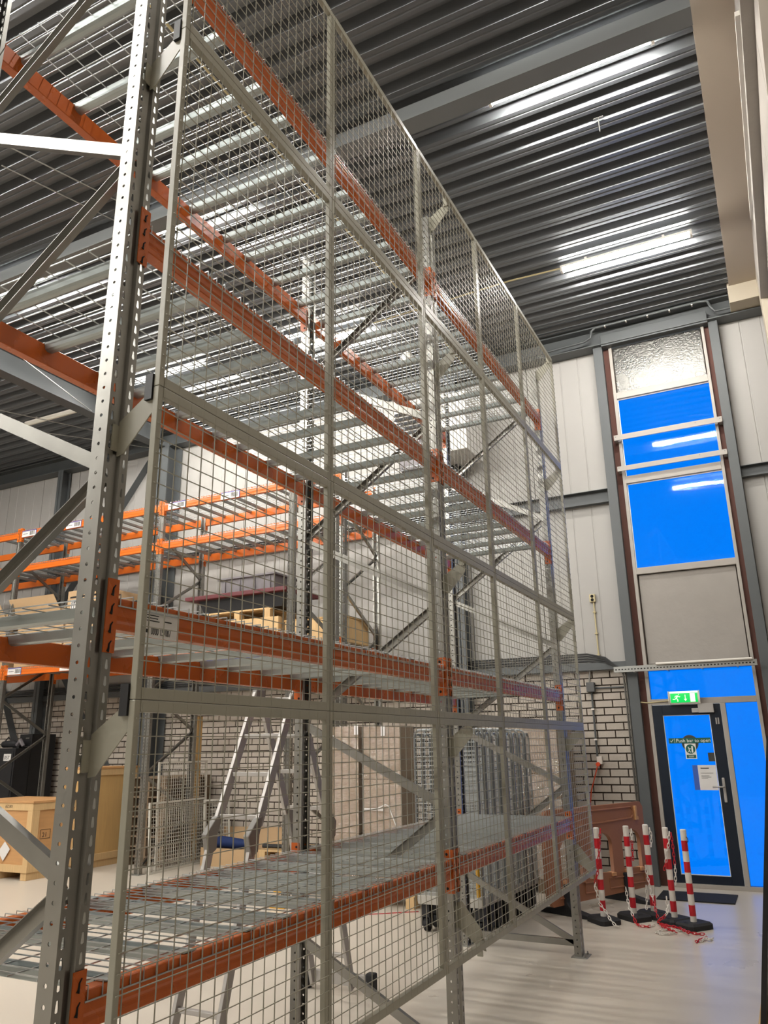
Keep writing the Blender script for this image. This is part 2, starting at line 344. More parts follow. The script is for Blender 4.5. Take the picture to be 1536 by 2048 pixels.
# stickers on the door glass
def flat(w, hgt, t=0.002): return MB().box(-w/2,w/2,-t,0,-hgt/2,hgt/2)
t = thing('push_bar_sign','dark green strip sign reading Push bar to open on the door glass','sign',(0.66,9.362,1.735))
part('plate', flat(0.508,0.066), SIGNG, t)
part('lettering', text_mesh('Push bar to open', 0.060, SIGNW), None, t, (-0.165,-0.0026,-0.019), WALLROT)
m = MB(); m.path([(-0.235,-0.003,0.0),(-0.222,-0.003,-0.016),(-0.196,-0.003,0.02)],0.004,4); m.box(-0.183,-0.179,-0.003,-0.002,-0.028,0.028); part('tick', m, SIGNW, t)
def disc(r, n=28): return [(r*math.cos(2*PI*i/n), r*math.sin(2*PI*i/n)) for i in range(n)]
me = plate2d('sticker', disc(0.102), [], 0.0012, DARKG)
tag(link('round_sticker', me, None, (0.662,9.3645,1.703), WALLROT), 'round dark grey sticker behind the green Push bar strip on the door','sticker')
t = thing('exit_pictogram','small white rectangular sticker with green round push-door pictogram below the green strip','sign',(0.66,9.3605,1.605))
part('plate', flat(0.134,0.186), SIGNW, t)
part('disc', plate2d('disc', disc(0.058), [], 0.001, SIGNG), None, t, (0,-0.0026,0.026), WALLROT)
part('door_symbol', MB().extr([(0.010,-0.0035,-0.018),(0.030,-0.0035,-0.018),(0.030,-0.0035,0.066),(0.012,-0.0035,0.062)],(0,0.0004,0)), SIGNW, t)
m = MB(); m.path([(-0.026,-0.0035,0.052),(-0.018,-0.0035,0.036),(0.006,-0.0035,0.026)],0.005,4); m.path([(-0.02,-0.0035,0.036),(-0.014,-0.0035,0.006),(-0.002,-0.0035,-0.016)],0.006,4); m.path([(-0.016,-0.0035,0.012),(-0.028,-0.0035,-0.012)],0.005,4)
part('figure_symbol', m, SIGNW, t)
part('caption_bar', MB().box(-0.056,0.056,-0.0032,-0.0022,-0.085,-0.044), SIGNG, t)
m = MB(); m.box(-0.036,0.036,-0.0038,-0.0032,-0.060,-0.056); m.box(-0.03,0.03,-0.0038,-0.0032,-0.072,-0.068); part('caption_lines', m, SIGNW, t)
single('square_sticker', flat(0.078,0.105), DARKG, 'small plain grey square sticker at the edge of the door glass', 'sticker', (0.898,9.3635,1.532))
t = thing('door_notice','white printed notice sheet taped on the door glass beside the handle','notice',(0.795,9.3605,1.285))
part('sheet', flat(0.215,0.30), PAPER, t, (0.03,0,0)); part('clear_sleeve', flat(0.062,0.30), mat('blue_tinted_sleeve',(0.05,0.12,0.45,1),0.4), t, (-0.1095,0,0))
m = MB(); m.box(-0.045,0.055,-0.0032,-0.002,0.108,0.118)
for z,a,b in ((0.052,-0.05,0.10),(0.018,-0.045,0.05),(0.004,-0.045,0.07),(-0.012,-0.045,0.03)): m.box(a,b,-0.0032,-0.002,z,z+0.004)
part('print', m, INK, t)
# emergency exit sign
t = thing('exit_sign','lit green running man exit sign over the door','exit sign',(0.67,9.27,2.27))
fr = []
for i in range(9):
    a = -0.9 + 1.8*i/8; fr.append((-0.062*math.cos(a)+0.062*math.cos(0.9), 0.082*math.sin(a)/math.sin(0.9)))
m = MB(); m.extr([(-0.185, 0.05, -0.085),(-0.185, 0.05, 0.085)] + [(-0.185, y_, z_) for y_, z_ in fr[::-1]], (0.37,0,0)); part('housing', m, WHITEP, t)
face = MB(); cap = MB()
def curvy(x0, x1, z0, z1, lift, mb, nseg=6):
    vs_ = []
    for i in range(nseg+1):
        z = z0 + (z1-z0)*i/nseg; a = math.asin(max(-1,min(1, z*math.sin(0.9)/0.082))); y_ = -0.062*math.cos(a)+0.062*math.cos(0.9)-lift
        vs_ += [(x0,y_,z),(x1,y_,z)]
    mb.add(vs_, [(2*i,2*i+1,2*i+3,2*i+2) for i in range(nseg)])
curvy(-0.165,0.165,-0.062,0.056,0.002,face); part('lit_face', face, EXITG, t)
curvy(-0.172,0.172,0.057,0.08,0.002,cap,3); part('lit_cap', cap, EXITT, t)
for s in (-1,1):
    m = MB(); m.path([(s*0.188, y_-0.004, z_) for y_, z_ in fr],0.008,6); part('end_cap', m, WHITEP, t)
m = MB(); curvy(0.075,0.135,-0.056,0.052,0.0035,m); part('door_symbol', m, EXITW, t)
m = MB(); curvy(0.012,0.020,-0.02,0.035,0.0035,m); m.add([(-0.004,-0.026,-0.018),(0.036,-0.026,-0.018),(0.016,-0.025,-0.045)],[(0,1,2)]); part('arrow_symbol', m, EXITW, t)
yy = -0.027
m = MB(); m.path([(-0.062,yy,0.042),(-0.060,yy,0.040)],0.010,6); m.path([(-0.074,yy,0.026),(-0.094,yy,-0.008)],0.009,5); m.path([(-0.094,yy,-0.008),(-0.078,yy,-0.026),(-0.080,yy+0.003,-0.05)],0.006,5)
m.path([(-0.096,yy,-0.008),(-0.115,yy,-0.022),(-0.138,yy,-0.020)],0.006,5); m.path([(-0.074,yy,0.024),(-0.056,yy,0.008),(-0.046,yy,0.014)],0.004,5); m.path([(-0.078,yy,0.026),(-0.105,yy,0.018),(-0.112,yy,0.002)],0.004,5)
part('running_figure', m, EXITW, t)
single('exit_sign_cable', MB().path([(0.10,9.30,2.235),(0.2,9.318,2.222),(0.30,9.318,2.228),(0.485,9.30,2.24)],0.008,6), IVORY, 'short ivory cable leading to the exit sign from the door column','cable')

# ------------------------------------------------------------------ lamps
def lamp(x0, x1, y, lit, label, L=1.55):
    t = thing('ceiling_lamp', label, 'lamp', ((x0+x1)/2, y, 7.72), 0, 'linear roof lamps'); L = x1-x0
    part('housing', MB().box(-L/2,L/2,-0.034,0.034,0.03,0.06).box(-0.5,-0.47,-0.02,0.02,0.06,0.10).box(0.47,0.5,-0.02,0.02,0.06,0.10), WHITEP, t)
    d = MB(); d.extr([(-L/2+0.03,-0.034,0.03),(-L/2+0.03,-0.030,-0.006),(-L/2+0.03,-0.015,-0.022),(-L/2+0.03,0.015,-0.022),(-L/2+0.03,0.030,-0.006),(-L/2+0.03,0.034,0.03)],(L-0.06,0,0))
    part('diffuser', d, LAMPON if lit else LAMPOFF, t)
    for s in (-1,1): part('end_cap', MB().box(min(s*L/2,s*(L/2-0.03)),max(s*L/2,s*(L/2-0.03)),-0.036,0.036,-0.024,0.03), WHITEP, t)
lamp(0.0,1.64,7.36,True,'bright linear lamp under the roof deck above the door corner')
lamp(-4.55,-3.0,7.46,True,'bright linear lamp seen through the mesh beside the middle rear upright')
lamp(-7.6,-6.03,7.5,True,'bright linear lamp seen past the nearest bracket arm, beyond the near upright')
lamp(-10.4,-8.83,7.5,False,'unlit linear lamp on the dim roof deck near the white cladding')
for nm, xs, y in (('row behind the purlin',(0.09,-4.55,-7.6,-10.4),4.25),('second',(0.09,-4.55,-7.6,-10.6),0.95),('third',(-3.4,-5.2,-7.0,-8.8,-10.6,-12.6),-2.2),('fourth',(-3.6,-5.4,-7.2,-9.0,-10.8,-12.8),-5.4)):  # last two rows: unseen fill lamps, added to brighten the lower hall
    for k, x in enumerate(xs):
        lamp(x, x+1.55, y, True, '%s of the lit linear lamps in the %s roof row, overhead' % (('first','next','third','fourth','fifth','last')[k], nm))
def conduit(nm, pts, r, m, label, cat='conduit'): return single(nm, MB().path(pts, r, 6), m, label, cat)
conduit('lamp_conduit', [(0.0,7.36,7.76),(-0.7,7.36,7.79),(-3.0,7.46,7.79)], 0.011, IVORY, 'thin ivory conduit between the door corner lamp and the next lamp')
conduit('lamp_conduit', [(-4.55,7.46,7.79),(-6.03,7.5,7.79)], 0.011, IVORY, 'thin ivory conduit between the two lamps behind the mesh')
conduit('roof_conduit', [(-2.13,-4.0,7.79),(-2.13,9.3,7.79)], 0.014, IVORY, 'long ivory conduit under the roof deck above the tall rack')
t = thing('ceiling_hook','short thin metal drop hook hanging from the roof deck','hook',(0.99,5.05,7.82)); part('rod', MB().tube((0,0,-0.17),(0,0,0),0.006,6), GALVD, t); part('ceiling_plate', MB().box(-0.05,0.05,-0.015,0.015,-0.008,0), GALVD, t)
t = thing('motion_sensor','white dome sensor hanging from the roof near the heater','sensor',(-2.72,8.36,7.62)); part('dome', MB().lathe([(0.02,0.06),(0.07,0.05),(0.11,0.0),(0.10,-0.05),(0.05,-0.08)],n=18), WHITEP, t, smooth=True); part('stem', MB().tube((0,0,0.05),(0,0,0.20),0.012,8), WHITEP, t)
for k,(p,q) in enumerate((((-4.62,2.46,7.81),(-3.5,5.9,7.81)),((-4.9,2.68,7.81),(-3.8,6.2,7.81)),((-7.2,3.6,7.42),(-8.4,7.6,7.42)),((-8.5,8.6,7.42),(-11.3,3.0,7.42)),((-8.5,9.1,7.42),(-11.3,5.4,7.42)))):
    single('bracing_rod', MB().tube(p,q,0.008,6), GALVD, ('upper thin roof rod under the deck at the left edge','second thin roof rod just below the upper one','thin bright rod under the grey roof girder','thin roof rod from the wide column, the longer one','thin roof rod from the wide column, the shorter one')[k], 'rod')
# heater on the far wall
t = thing('unit_heater','white box heater with black louvres high on the far wall behind the racks','heater',(-2.5,8.6,6.0))
part('casing', MB().box(-0.62,0.0,0,0.55,0.32,0.82).box(0.0,0.62,0,0.7,0.0,0.95), mat('white_enamel',(0.62,0.60,0.57,1),0.4), t, bevel=0.01)
for k in range(5): part('louvre', MB().extr([(-0.58,-0.03,0.40+0.085*k),(-0.02,-0.03,0.40+0.085*k),(-0.02,0.0,0.46+0.085*k),(-0.58,0.0,0.46+0.085*k)],(0,-0.008,0)), BLACKP, t)
part('duct', MB().box(-0.55,-0.05,0.05,0.5,-0.15,0.32), GREYC, t, bevel=0.01); part('bracket', MB().box(0.05,0.10,0.7,0.82,0.2,0.7).box(0.5,0.55,0.7,0.82,0.2,0.7), STEEL, t)

# ------------------------------------------------------------------ electrics on the far wall
t = thing('cable_tray','slotted steel cable tray running across above the door','cable tray',(-0.16,9.13,2.66))
m = MB().channel((0,0,0),(1.75,0,0),(0,0,1),(0,1,0),0.075,0.06,0.003)
for k in range(42): m.box(0.02+0.041*k,0.042+0.041*k,-0.001,0.001,-0.010,0.004,1)
part('tray', m, [GALVD,HOLE], t)
for k in range(4): part('wall_bracket', MB().box(0.25+0.42*k,0.27+0.42*k,0.0,0.19,-0.045,-0.037), GALVD, t)
part('white_pipe', MB().tube((0.55,-0.02,0.045),(1.70,-0.02,0.045),0.016,8), WHITEP, t)
for k,z in enumerate((2.815,2.85,2.885,2.915)):
    single('wall_cable', MB().path([(-14.9,9.38,z),(-0.55,9.38,z),(-0.30,9.36,z-0.03-0.012*k),(-0.12,9.2,2.70)],0.013,6), DCAB, ('lowest','second lowest','second highest','highest')[k] + ' of the dark cables running along the top of the brick wall','cable', group='cables on top of the brick wall')
for k,x in enumerate((-0.085,-0.055,-0.03)):
    single('riser_pipe', MB().path([(x,9.22,2.68),(x,9.38,2.62),(x,9.40,2.5),(x,9.425,0.02)],0.012,8), GALV, ('outer thin riser pipe beside the brick edge left of the door','middle thin riser pipe between two others left of the door','inner thin riser pipe next to the grey door column')[k],'pipe', group='riser pipes left of the door')
t = thing('edge_conduit','grey conduit looping along the edge beam over the glazed bay','conduit',(0,9.19,7.4))
part('pipe', MB().path([(-1.2,0,0.16),(-0.12,0,0.20),(-0.02,-0.01,0.24),(0.0,-0.01,0.34),(0.06,-0.01,0.385),(1.55,-0.01,0.40),(1.66,-0.01,0.38),(1.69,-0.01,0.28),(1.74,0,0.2),(2.0,0,0.2)],0.02,8), STEEL, t)
for k in range(5): part('clip', MB().box(0.2+0.31*k,0.22+0.31*k,-0.035,0.02,0.36,0.38), WHITEP, t)
t = thing('junction_box','grey junction box at the top of the brick wall with conduits','junction box',(-0.545,9.40,2.47))
part('box', MB().box(-0.055,0.055,-0.03,0.05,-0.07,0.06), mat('dark_box',(0.09,0.09,0.09,1),0.6), t, bevel=0.006)
part('down_conduit', MB().path([(0.0,0.03,-0.07),(0.0,0.03,-0.94)],0.013,8), STEEL, t); part('side_conduit', MB().path([(0.055,0.03,-0.02),(0.45,0.03,-0.02)],0.012,8), STEEL, t); part('up_conduit', MB().path([(-0.02,0.03,0.06),(0.0,0.02,0.2),(0.06,-0.01,0.34)],0.010,8), GALVD, t)
for z in (-0.3,-0.7): part('clip', MB().box(-0.02,0.02,0.0,0.045,z-0.01,z+0.01), WHITEP, t)
t = thing('red_plug','orange red plug with cord on the brick wall below the conduit','plug',(-0.53,9.385,1.45))
part('socket', MB().box(-0.02,0.05,0.0,0.065,0.0,0.10), WHITEP, t, bevel=0.005); part('plug_body', MB().path([(0.0,-0.01,0.0),(0.0,-0.05,0.0)],0.028,10), mat('red_orange',(0.75,0.08,0.02,1),0.5), t); part('cord', MB().path([(0,-0.04,0),(-0.04,-0.05,-0.12),(-0.12,-0.04,-0.34),(-0.17,0.0,-0.6),(-0.2,0.02,-1.0)],0.008,6), mat('red_orange_cord',(0.65,0.07,0.02,1),0.6), t)
t = thing('wall_socket','ivory double wall socket with conduit on the white cladding','socket',(-0.41,9.41,3.70))
part('box', MB().box(-0.04,0.04,-0.01,0.04,-0.055,0.055), IVORY, t, bevel=0.005); part('outlet', MB().lathe([(0.022,-0.003),(0.022,0.003)],n=14), HOLE, t, (0,-0.012,0.025), WALLROT); part('outlet', MB().lathe([(0.022,-0.003),(0.022,0.003)],n=14), HOLE, t, (0,-0.012,-0.025), WALLROT)
part('conduit', MB().tube((0.01,0.02,-0.055),(0.01,0.02,-0.82),0.010,8), IVORY, t)
for z in (-0.2,-0.5,-0.8): part('clip', MB().box(-0.012,0.03,0.0,0.04,z-0.008,z+0.008), IVORY, t)

# ------------------------------------------------------------------ pallet racking
def upright_mesh(H, w=0.1, d=0.06):
    """open perforated upright: aisle face at x=0 facing +X, width along y"""
    mb = MB()
    segs = [((-d,0.020),(-d,0),None),((-d,0),(0,0),'round'),((0,0),(0,0.032),'slot'),((0,0.032),(-0.012,0.038),None),((-0.012,0.038),(-0.012,0.062),None),
            ((-0.012,0.062),(0,0.068),None),((0,0.068),(0,w),'slot'),((0,w),(-d,w),'round'),((-d,w),(-d,w-0.020),None)]
    P = 0.05; N = int(H/P)
    hole_r = [(math.cos(a)*0.0062, math.sin(a)*0.0062) for a in [math.radians(q) for q in (225,270,315,0,45,90,135,180)]]
    hole_s = [(-0.0055,-0.013),(0,-0.016),(0.0055,-0.013),(0.0055,-0.005),(0.0032,0.014),(0,0.016),(-0.0032,0.014),(-0.0055,-0.005)]
    for a, b, kind in segs:
        ax, ay = a; bx, by = b; L = math.hypot(bx-ax, by-ay)
        pt = lambda u, z: (ax+(bx-ax)*u/L, ay+(by-ay)*u/L, z)
        for k in range(N):
            z0 = k*P; zm = z0+P/2; z1 = z0+P
            if kind is None:
                mb.add([pt(0,z0),pt(L,z0),pt(L,zm),pt(0,zm),pt(L,z1),pt(0,z1)], [(0,1,2,3),(3,2,4,5)])
            else:
                uc = L/2 if kind == 'slot' else (0.030 if ax < bx else L-0.030)
                outer = [pt(0,z0),pt(uc,z0),pt(L,z0),pt(L,zm),pt(L,z1),pt(uc,z1),pt(0,z1),pt(0,zm)]
                hole = [pt(uc+u, zm+v) for u, v in (hole_r if kind == 'round' else hole_s)]
                mb.add(outer + hole, [(i,(i+1) % 8,8+(i+1) % 8,8+i) for i in range(8)])
    me = bpy.data.meshes.new('upright'); me.from_pydata(mb.v, [], mb.f); me.materials.append(GALV)
    bm = bmesh.new(); bm.from_mesh(me); bmesh.ops.remove_doubles(bm, verts=bm.verts[:], dist=1e-5); bmesh.ops.recalc_face_normals(bm, faces=bm.faces[:]); bm.to_mesh(me); bm.free()
    o = link('upright', me); s = o.modifiers.new('sheet','SOLIDIFY'); s.thickness = 0.0024; s.offset = 0
    return baked(o)
def foot_mesh():
    m = MB().box(-0.085,0.05,-0.035,0.135,0,0.006)
    for q in ((0.025,-0.01),(0.025,0.11)): m.lathe([(0.010,0.006),(0.010,0.018),(0.005,0.018),(0.005,0.032)],q[0],q[1],8)
    return m.mesh('foot_plate', GALVD)
def connector_meshes(h, s):
    """end connector at the y=0 end of a beam (s=1) or mirrored (s=-1); origin at beam end, beam top z=0, face x=0"""
    m = MB(); f = lambda y0,y1: (min(s*y0,s*y1), max(s*y0,s*y1))
    y0,y1 = f(0,0.004); m.box(-0.05,0.008,y0,y1,-h-0.075,0.055)
    y0,y1 = f(-0.042,0.0); m.box(0.004,0.008,y0,y1,-h-0.075,0.055)
    for k in range(4):
        z = 0.03 - 0.058*k
        m.path([(0.0085,s*-0.012,z+0.006),(0.0085,s*-0.020,z-0.004),(0.0085,s*-0.021,z-0.02),(0.0085,s*-0.024,z-0.028)],[0.002,0.003,0.004,0.006],5,1)
    m.tube((-0.03,s*0.0045,0.03),(-0.03,s*0.0055,0.03),0.008,8,1); m.tube((-0.03,s*0.0045,-h-0.05),(-0.03,s*0.0055,-h-0.05),0.008,8,1)
    return m
def beam_mb(L, h):
    k = h/0.1
    prof = [(-0.05,0),(0,0),(0,-0.060*k),(-0.004,-0.064*k),(-0.004,-0.074*k),(0,-0.078*k),(0,-0.1*k),(-0.05,-0.1*k)]
    return MB().extr([(x,0.004,z) for x,z in prof], (0,L-0.008,0))
UPM = {}
def build_rack(root, D, ys, levels, H, h, omat, nodesR, nodesL, wb=0.045, skip=()):
    if H not in UPM: UPM[H] = upright_mesh(H)
    up, ft = UPM[H], foot_mesh(); ups = []
    for yf in ys:
        for x, y, r in ((0,yf,0),(-D,yf+0.1,PI)):
            u = link('upright', up, root, (x,y,0.006), (0,0,r)); link('foot_plate', ft, u, (0,0,-0.006))
        yb = yf+0.05; xr, xl = -0.045, -D+0.045; flip = 1
        nr = [q for q in nodesR if q < H-0.1]; nl = [q for q in nodesL if q < H-0.1]
        segs = [((xr,nr[0]),(xl,nr[0]),1)]
        for i, z in enumerate(nr):
            if i < len(nl): segs.append(((xr,z),(xl,nl[i]),1))
            if i+1 < len(nr) and i < len(nl): segs.append(((xr,nr[i+1]-0.03),(xl,nl[i]+0.03),-1))
        for a, b, f in segs:
            p = Vector((a[0],0,a[1])); q = Vector((b[0],0,b[1])); d = (q-p).normalized(); w_ = Vector((-d.z,0,d.x))
            yy = yb - 0.014*f
            m = MB().channel(Vector((p.x,yy,p.z)),Vector((q.x,yy,q.z)), w_, (0,f,0), wb, 0.028, 0.0025)
            part('brace', m, GALV, root)
    for i in range(len(ys)-1):
        y0, L = ys[i]+0.1, ys[i+1]-ys[i]-0.1
        bm_ = beam_mb(L, h).mesh('beam', omat); ca = connector_meshes(h,1).mesh('beam_connector',[omat,HOLE]); cb = connector_meshes(h,-1).mesh('beam_connector',[omat,HOLE])
        for z in levels:
            for x, r, yy in ((0,0,y0),(-D,PI,y0+L)):
                if (i, z, r != 0) in skip: continue
                b = link('beam', bm_, root, (x,yy,z), (0,0,r)); b.modifiers.new('edge','BEVEL').width = 0.004
                link('beam_connector', ca, b, (0,0,0)); link('beam_connector', cb, b, (0,L,0))
D1 = 1.083; Z1 = (1.097, 2.190, 3.566, 4.966); Y1 = (0.0, 2.795, 5.581)
rack = thing('pallet_rack','tall two-bay pallet rack with orange beams and perforated galvanised uprights standing in front','rack')
NR = (0.10,1.38,2.62,3.87,5.12); NL = (0.60,1.87,3.12,4.37)
build_rack(rack, D1, Y1, Z1, 5.45, 0.100, ORANGE, NR, NL, 0.05)
D2 = 1.1; Y2 = (-3.42, 0.0, 3.40, 6.82); Z2 = (3.13, 4.97, 5.62)
rack2 = thing('pallet_rack','long orange pallet racking set along the far wall, part filled with boxes','rack',(-10.35,7.6,0),-PI/2)
build_rack(rack2, D2, Y2, Z2, 5.65, 0.125, ORANGE2, (0.1,1.38,2.62,3.87,5.12), (0.74,2.0,3.25,4.5))
fr_ = thing('upright_frame','single galvanised upright frame with cross bracing beyond the tall rack, without beams','rack frame',(-3.79,6.7,0),-PI/2-0.298)
build_rack(fr_, 0.837, (0.0,), (), 5.45, 0.1, ORANGE, (0.1,1.3,2.5,3.7,4.9), (0.7,1.9,3.1,4.3))
# yellow feet and beam labels
def rack_label(parent, y, z, w, h_, x=0.0055):
    m = MB().box(0,0.0015,-w/2,w/2,-h_/2,h_/2)
    m.box(0.0015,0.002,-w/2,w/2,h_/2-0.012,h_/2,2); m.box(0.0015,0.002,w/2-0.012,w/2,-h_/2,h_/2,2)
    yy = w*0.04
    for k in range(13):
        a = random.uniform(0.003,0.009); m.box(0.0015,0.0021,yy,yy+a,-h_*0.32,h_*0.30,1); yy += a+random.uniform(0.003,0.007)
    for k in range(7): m.box(0.0015,0.0021,-w*0.42+0.018*k,-w*0.42+0.018*k+0.011,-0.012,0.004,1)
    part('barcode_label', m, [PAPER,INK,BLUEL], parent, (x,y,z), label='white barcode label')
for y_ in (0.20,1.33,2.28,3.42+0.25,4.75): rack_label(rack2, y_ + 0.1, 5.555, 0.37, 0.115)
for y_ in (0.35,1.62): rack_label(rack2, y_, 3.07, 0.34, 0.115)
part('blue_strip', MB().box(0.006,0.012,3.05,3.95,2.985,3.02), BLUEL, rack2, label='blue plastic label strip'); part('blue_strip', MB().box(0.006,0.012,4.55,5.5,2.985,3.02), BLUEL, rack2, label='blue plastic label strip')
# paper label on the second-level beam of the near bay
t = thing('beam_label','creased white paper label with big number stuck on the second-level beam of the near bay','label',(0.003,0.307,2.128))
part('sheet', MB().box(0,0.0015,-0.078,0.078,-0.046,0.044), PAPER, t)
m = MB()
for k in range(4): m.box(0.0015,0.002,-0.070,-0.070+(0.045,0.055,0.052,0.06)[k],0.034-0.009*k,0.037-0.009*k)
m.box(0.0015,0.002,0.012,0.048,0.010,0.014); m.box(0.0015,0.002,-0.07,-0.058,-0.032,-0.02)
part('print', m, INK, t)
num = text_mesh('0000 157007', 0.018, INK, 'CENTER', 0.0003); o = part('number', num, None, t, (0.0022,0.0,-0.036), (PI/2,0,PI/2)); o.scale = (1,2.0,1)

# wire decks
def deck_meshes(D, w):
    g = MB(); r = 0.0038
    n = int(w/0.055)
    for k in range(n+1):
        y_ = 0.012 + (w-0.024)*k/n
        g.path([(0.004,y_,-0.034),(0.004,y_,0.004),(-D-0.004,y_,0.004),(-D-0.004,y_,-0.034)], r*0.72, 4)
    k = 0; x = -0.06
    while x > -D+0.05: g.wire((x,0.0,-0.002),(x,w,-0.002),r); x -= 0.125
    g.wire((0.007,0.0,-0.034),(0.007,w,-0.034),r*1.15); g.wire((-D-0.007,0.0,-0.034),(-D-0.007,w,-0.034),r*1.15)
    ch = MB()
    prof = [(-0.030,-0.004),(-0.022,-0.036),(-0.010,-0.042),(0.010,-0.042),(0.022,-0.036),(0.030,-0.004),(0.026,-0.004),(0.019,-0.033),(0.009,-0.038),(-0.009,-0.038),(-0.019,-0.033),(-0.026,-0.004)]
    ch.extr([(-0.052,a,b) for a,b in prof], (-D+0.104,0,0))
    for x0,x1 in ((-0.052,-0.004),(-D+0.004,-D+0.052)): ch.extr([(x0,-0.03,-0.0045),(x0,0.03,-0.0045),(x1,0.03,-0.0045),(x1,-0.03,-0.0045)],(0,0,0.003))
    return g.mesh('wire_grid', DECKW), ch.mesh('support_channel', ZINC)
LV = ('lowest','second','third','topmost')
gm, cm = deck_meshes(D1, 0.885)
for li, z in enumerate(Z1):
    for bi in range(2):
        for k in range(3):
            t = thing('wire_deck','%s wire deck on the %s level of the %s bay of the tall rack' % (('nearest','middle','farthest')[k], LV[li], ('near','far')[bi]), 'wire deck', (0, Y1[bi]+0.105+0.897*k, z+0.007), 0, 'wire decks of the tall rack')
            link('wire_grid', gm, t)
            for c_ in (0.115,0.445,0.775): link('support_channel', cm, t, (0,c_,0))
gm2, cm2 = deck_meshes(D2, 0.81)
for li, z in enumerate(Z2):
    for bi in range(3):
        for k in range(4):
            if bi == 0 and (k < 3 or li == 0): continue
            L = Y2[bi+1]-Y2[bi]-0.1; y_ = Y2[bi]+0.105+(L/4)*k
            lab = '%s wire deck from left, %s level, %s bay of the wall racking' % (('first','second','third','fourth')[k], ('lower','upper middle','top')[li], ('leftmost','left','right')[bi])
            t = thing('wire_deck', lab, 'wire deck', (-10.35+y_, 7.6, z+0.007), -PI/2, 'wire decks of the wall racking')
            link('wire_grid', gm2, t)
            for c_ in (0.13,0.405,0.68): link('support_channel', cm2, t, (0,c_,0))

# ------------------------------------------------------------------ mesh guard on the aisle side
guard = thing('mesh_guard','pebble grey welded mesh guard panels held off the tall rack on bracket arms','mesh guard',(0.16,0.04,0.65))
GO = Vector((0.16,0.04,0.65))
ye = (0.04,1.135,2.255,3.345,4.42,5.635); ze = (0.655,1.868,2.862,4.362,5.570)
for i in range(5):
    for j in range(4):
        y0,y1,z0,z1 = ye[i]+0.002, ye[i+1]-0.002, ze[j]+0.001, ze[j+1]-0.001
        g = MB()
        nz = int(round((z1-z0-0.07)/0.05)); ny = int(round((y1-y0-0.05)/0.0635))
        for k in range(nz): zz = z0+0.06+0.05*k; (g.wire((0.016,y0+0.004,zz),(0.016,y1-0.004,zz),0.0028) if zz < z1-0.04 else None)
        for k in range(ny+1):
            yy = y0+0.03+(y1-y0-0.06)*k/ny
            g.wire((0.012,yy,z0+0.006),(0.012,yy,z1-0.006),0.0028)
        p = part('mesh_panel', g, PAINT, guard, -GO+Vector((0.16,0,0)))
        for yy in (y0, y1-0.022): part('stile', MB().box(-0.013,0.011,yy,yy+0.022,z0,z1), PAINT, p, bevel=0.002)
        for zz in (z0, z1-0.034): part('rail', MB().box(-0.013,0.013,y0+0.022,y1-0.022,zz,zz+0.034), PAINT, p, bevel=0.002)
for fi, yf in enumerate(Y1):
    yc = yf+0.05
    for j, z in enumerate(ze):
        if j == 0: pl = [(0.002,z+0.215),(0.03,z+0.225),(0.14,z+0.09),(0.165,z-0.02),(0.13,z-0.012),(0.002,z+0.09)]
        else: pl = [(0.002,z-0.215),(0.03,z-0.21),(0.145,z-0.085),(0.15,z+0.005),(0.115,z-0.02),(0.002,z-0.095)]
        m = MB().extr([(x,yc-0.002,q) for x,q in pl], (0,0.004,0))
        m.box(0.0015,0.0055,yc-0.03,yc+0.03,z-0.2 if j else z+0.09,z-0.11 if j else z+0.2)
        part('bracket_arm', m, PAINT, guard, -GO)
        part('clamp', MB().box(0.115,0.146,yc-0.014,yc-0.003,z-0.045,z+0.045), BLACKP if fi == 0 else PAINT, guard, -GO)

# ------------------------------------------------------------------ chain posts, chains, barrier, mat
def chain_post(x, y, rz, label):
    t = thing('chain_post', label, 'barrier post', (x,y,0), rz, 'red and white chain posts')
    b = MB(); a, c = 0.115, 0.155
    lo = [(-a,-c+.03),(-a+.03,-c),(a-.03,-c),(a,-c+.03),(a,c-.03),(a-.03,c),(-a+.03,c),(-a,c-.03)]
    vs_ = [(q[0],q[1],0) for q in lo]+[(q[0],q[1],0.042) for q in lo]+[(q[0]*0.82,q[1]*0.86,0.06) for q in lo]
    b.add(vs_, [tuple(range(8))[::-1], tuple(range(16,24))]+[(i,(i+1)%8,8+(i+1)%8,8+i) for i in range(8)]+[(8+i,8+(i+1)%8,16+(i+1)%8,16+i) for i in range(8)])
    b.box(-0.03,0.03,-0.115,-0.08,0.0595,0.0605,1)
    part('base', b, [RUBBER,HOLE], t)
    p = MB(); z = 0.0605; hs = [0.05]+[0.0965]*8
    for i, h_ in enumerate(hs):
        p.lathe([(0.030,z),(0.030,z+h_)],n=20,mi=(1 if i % 2 else 0)); z += h_
    p.lathe([(0.030,z),(0.024,z+0.006)],n=20)
    part('pole', p, [WHITEP,REDP], t, smooth=False)
    part('chain_eye', MB().path([(0.03,0,0.82),(0.05,0,0.81),(0.05,0,0.78),(0.032,0,0.77)],0.004,5), BLACKP, t)
PO = [(-0.105,6.991),(0.145,7.258),(0.313,7.448),(0.546,7.209),(0.738,7.064)]
for (x,y),rz,l in zip(PO,(0.75,0.84,0.84,-0.65,-0.65),('red and white striped chain post nearest to the tall rack','striped chain post second from the tall rack','striped chain post in the middle of the five','striped chain post draped with the most chain, second from the door mat side','bare striped chain post without chain, in front of the door glass')): chain_post(x,y,rz,l)
lk = []
for i in range(10):
    a = 2*PI*i/10; lk.append((math.cos(a)*0.0105, 0, math.sin(a)*0.0105 + (0.0125 if math.sin(a) > 0.01 else (-0.0125 if math.sin(a) < -0.01 else 0))))
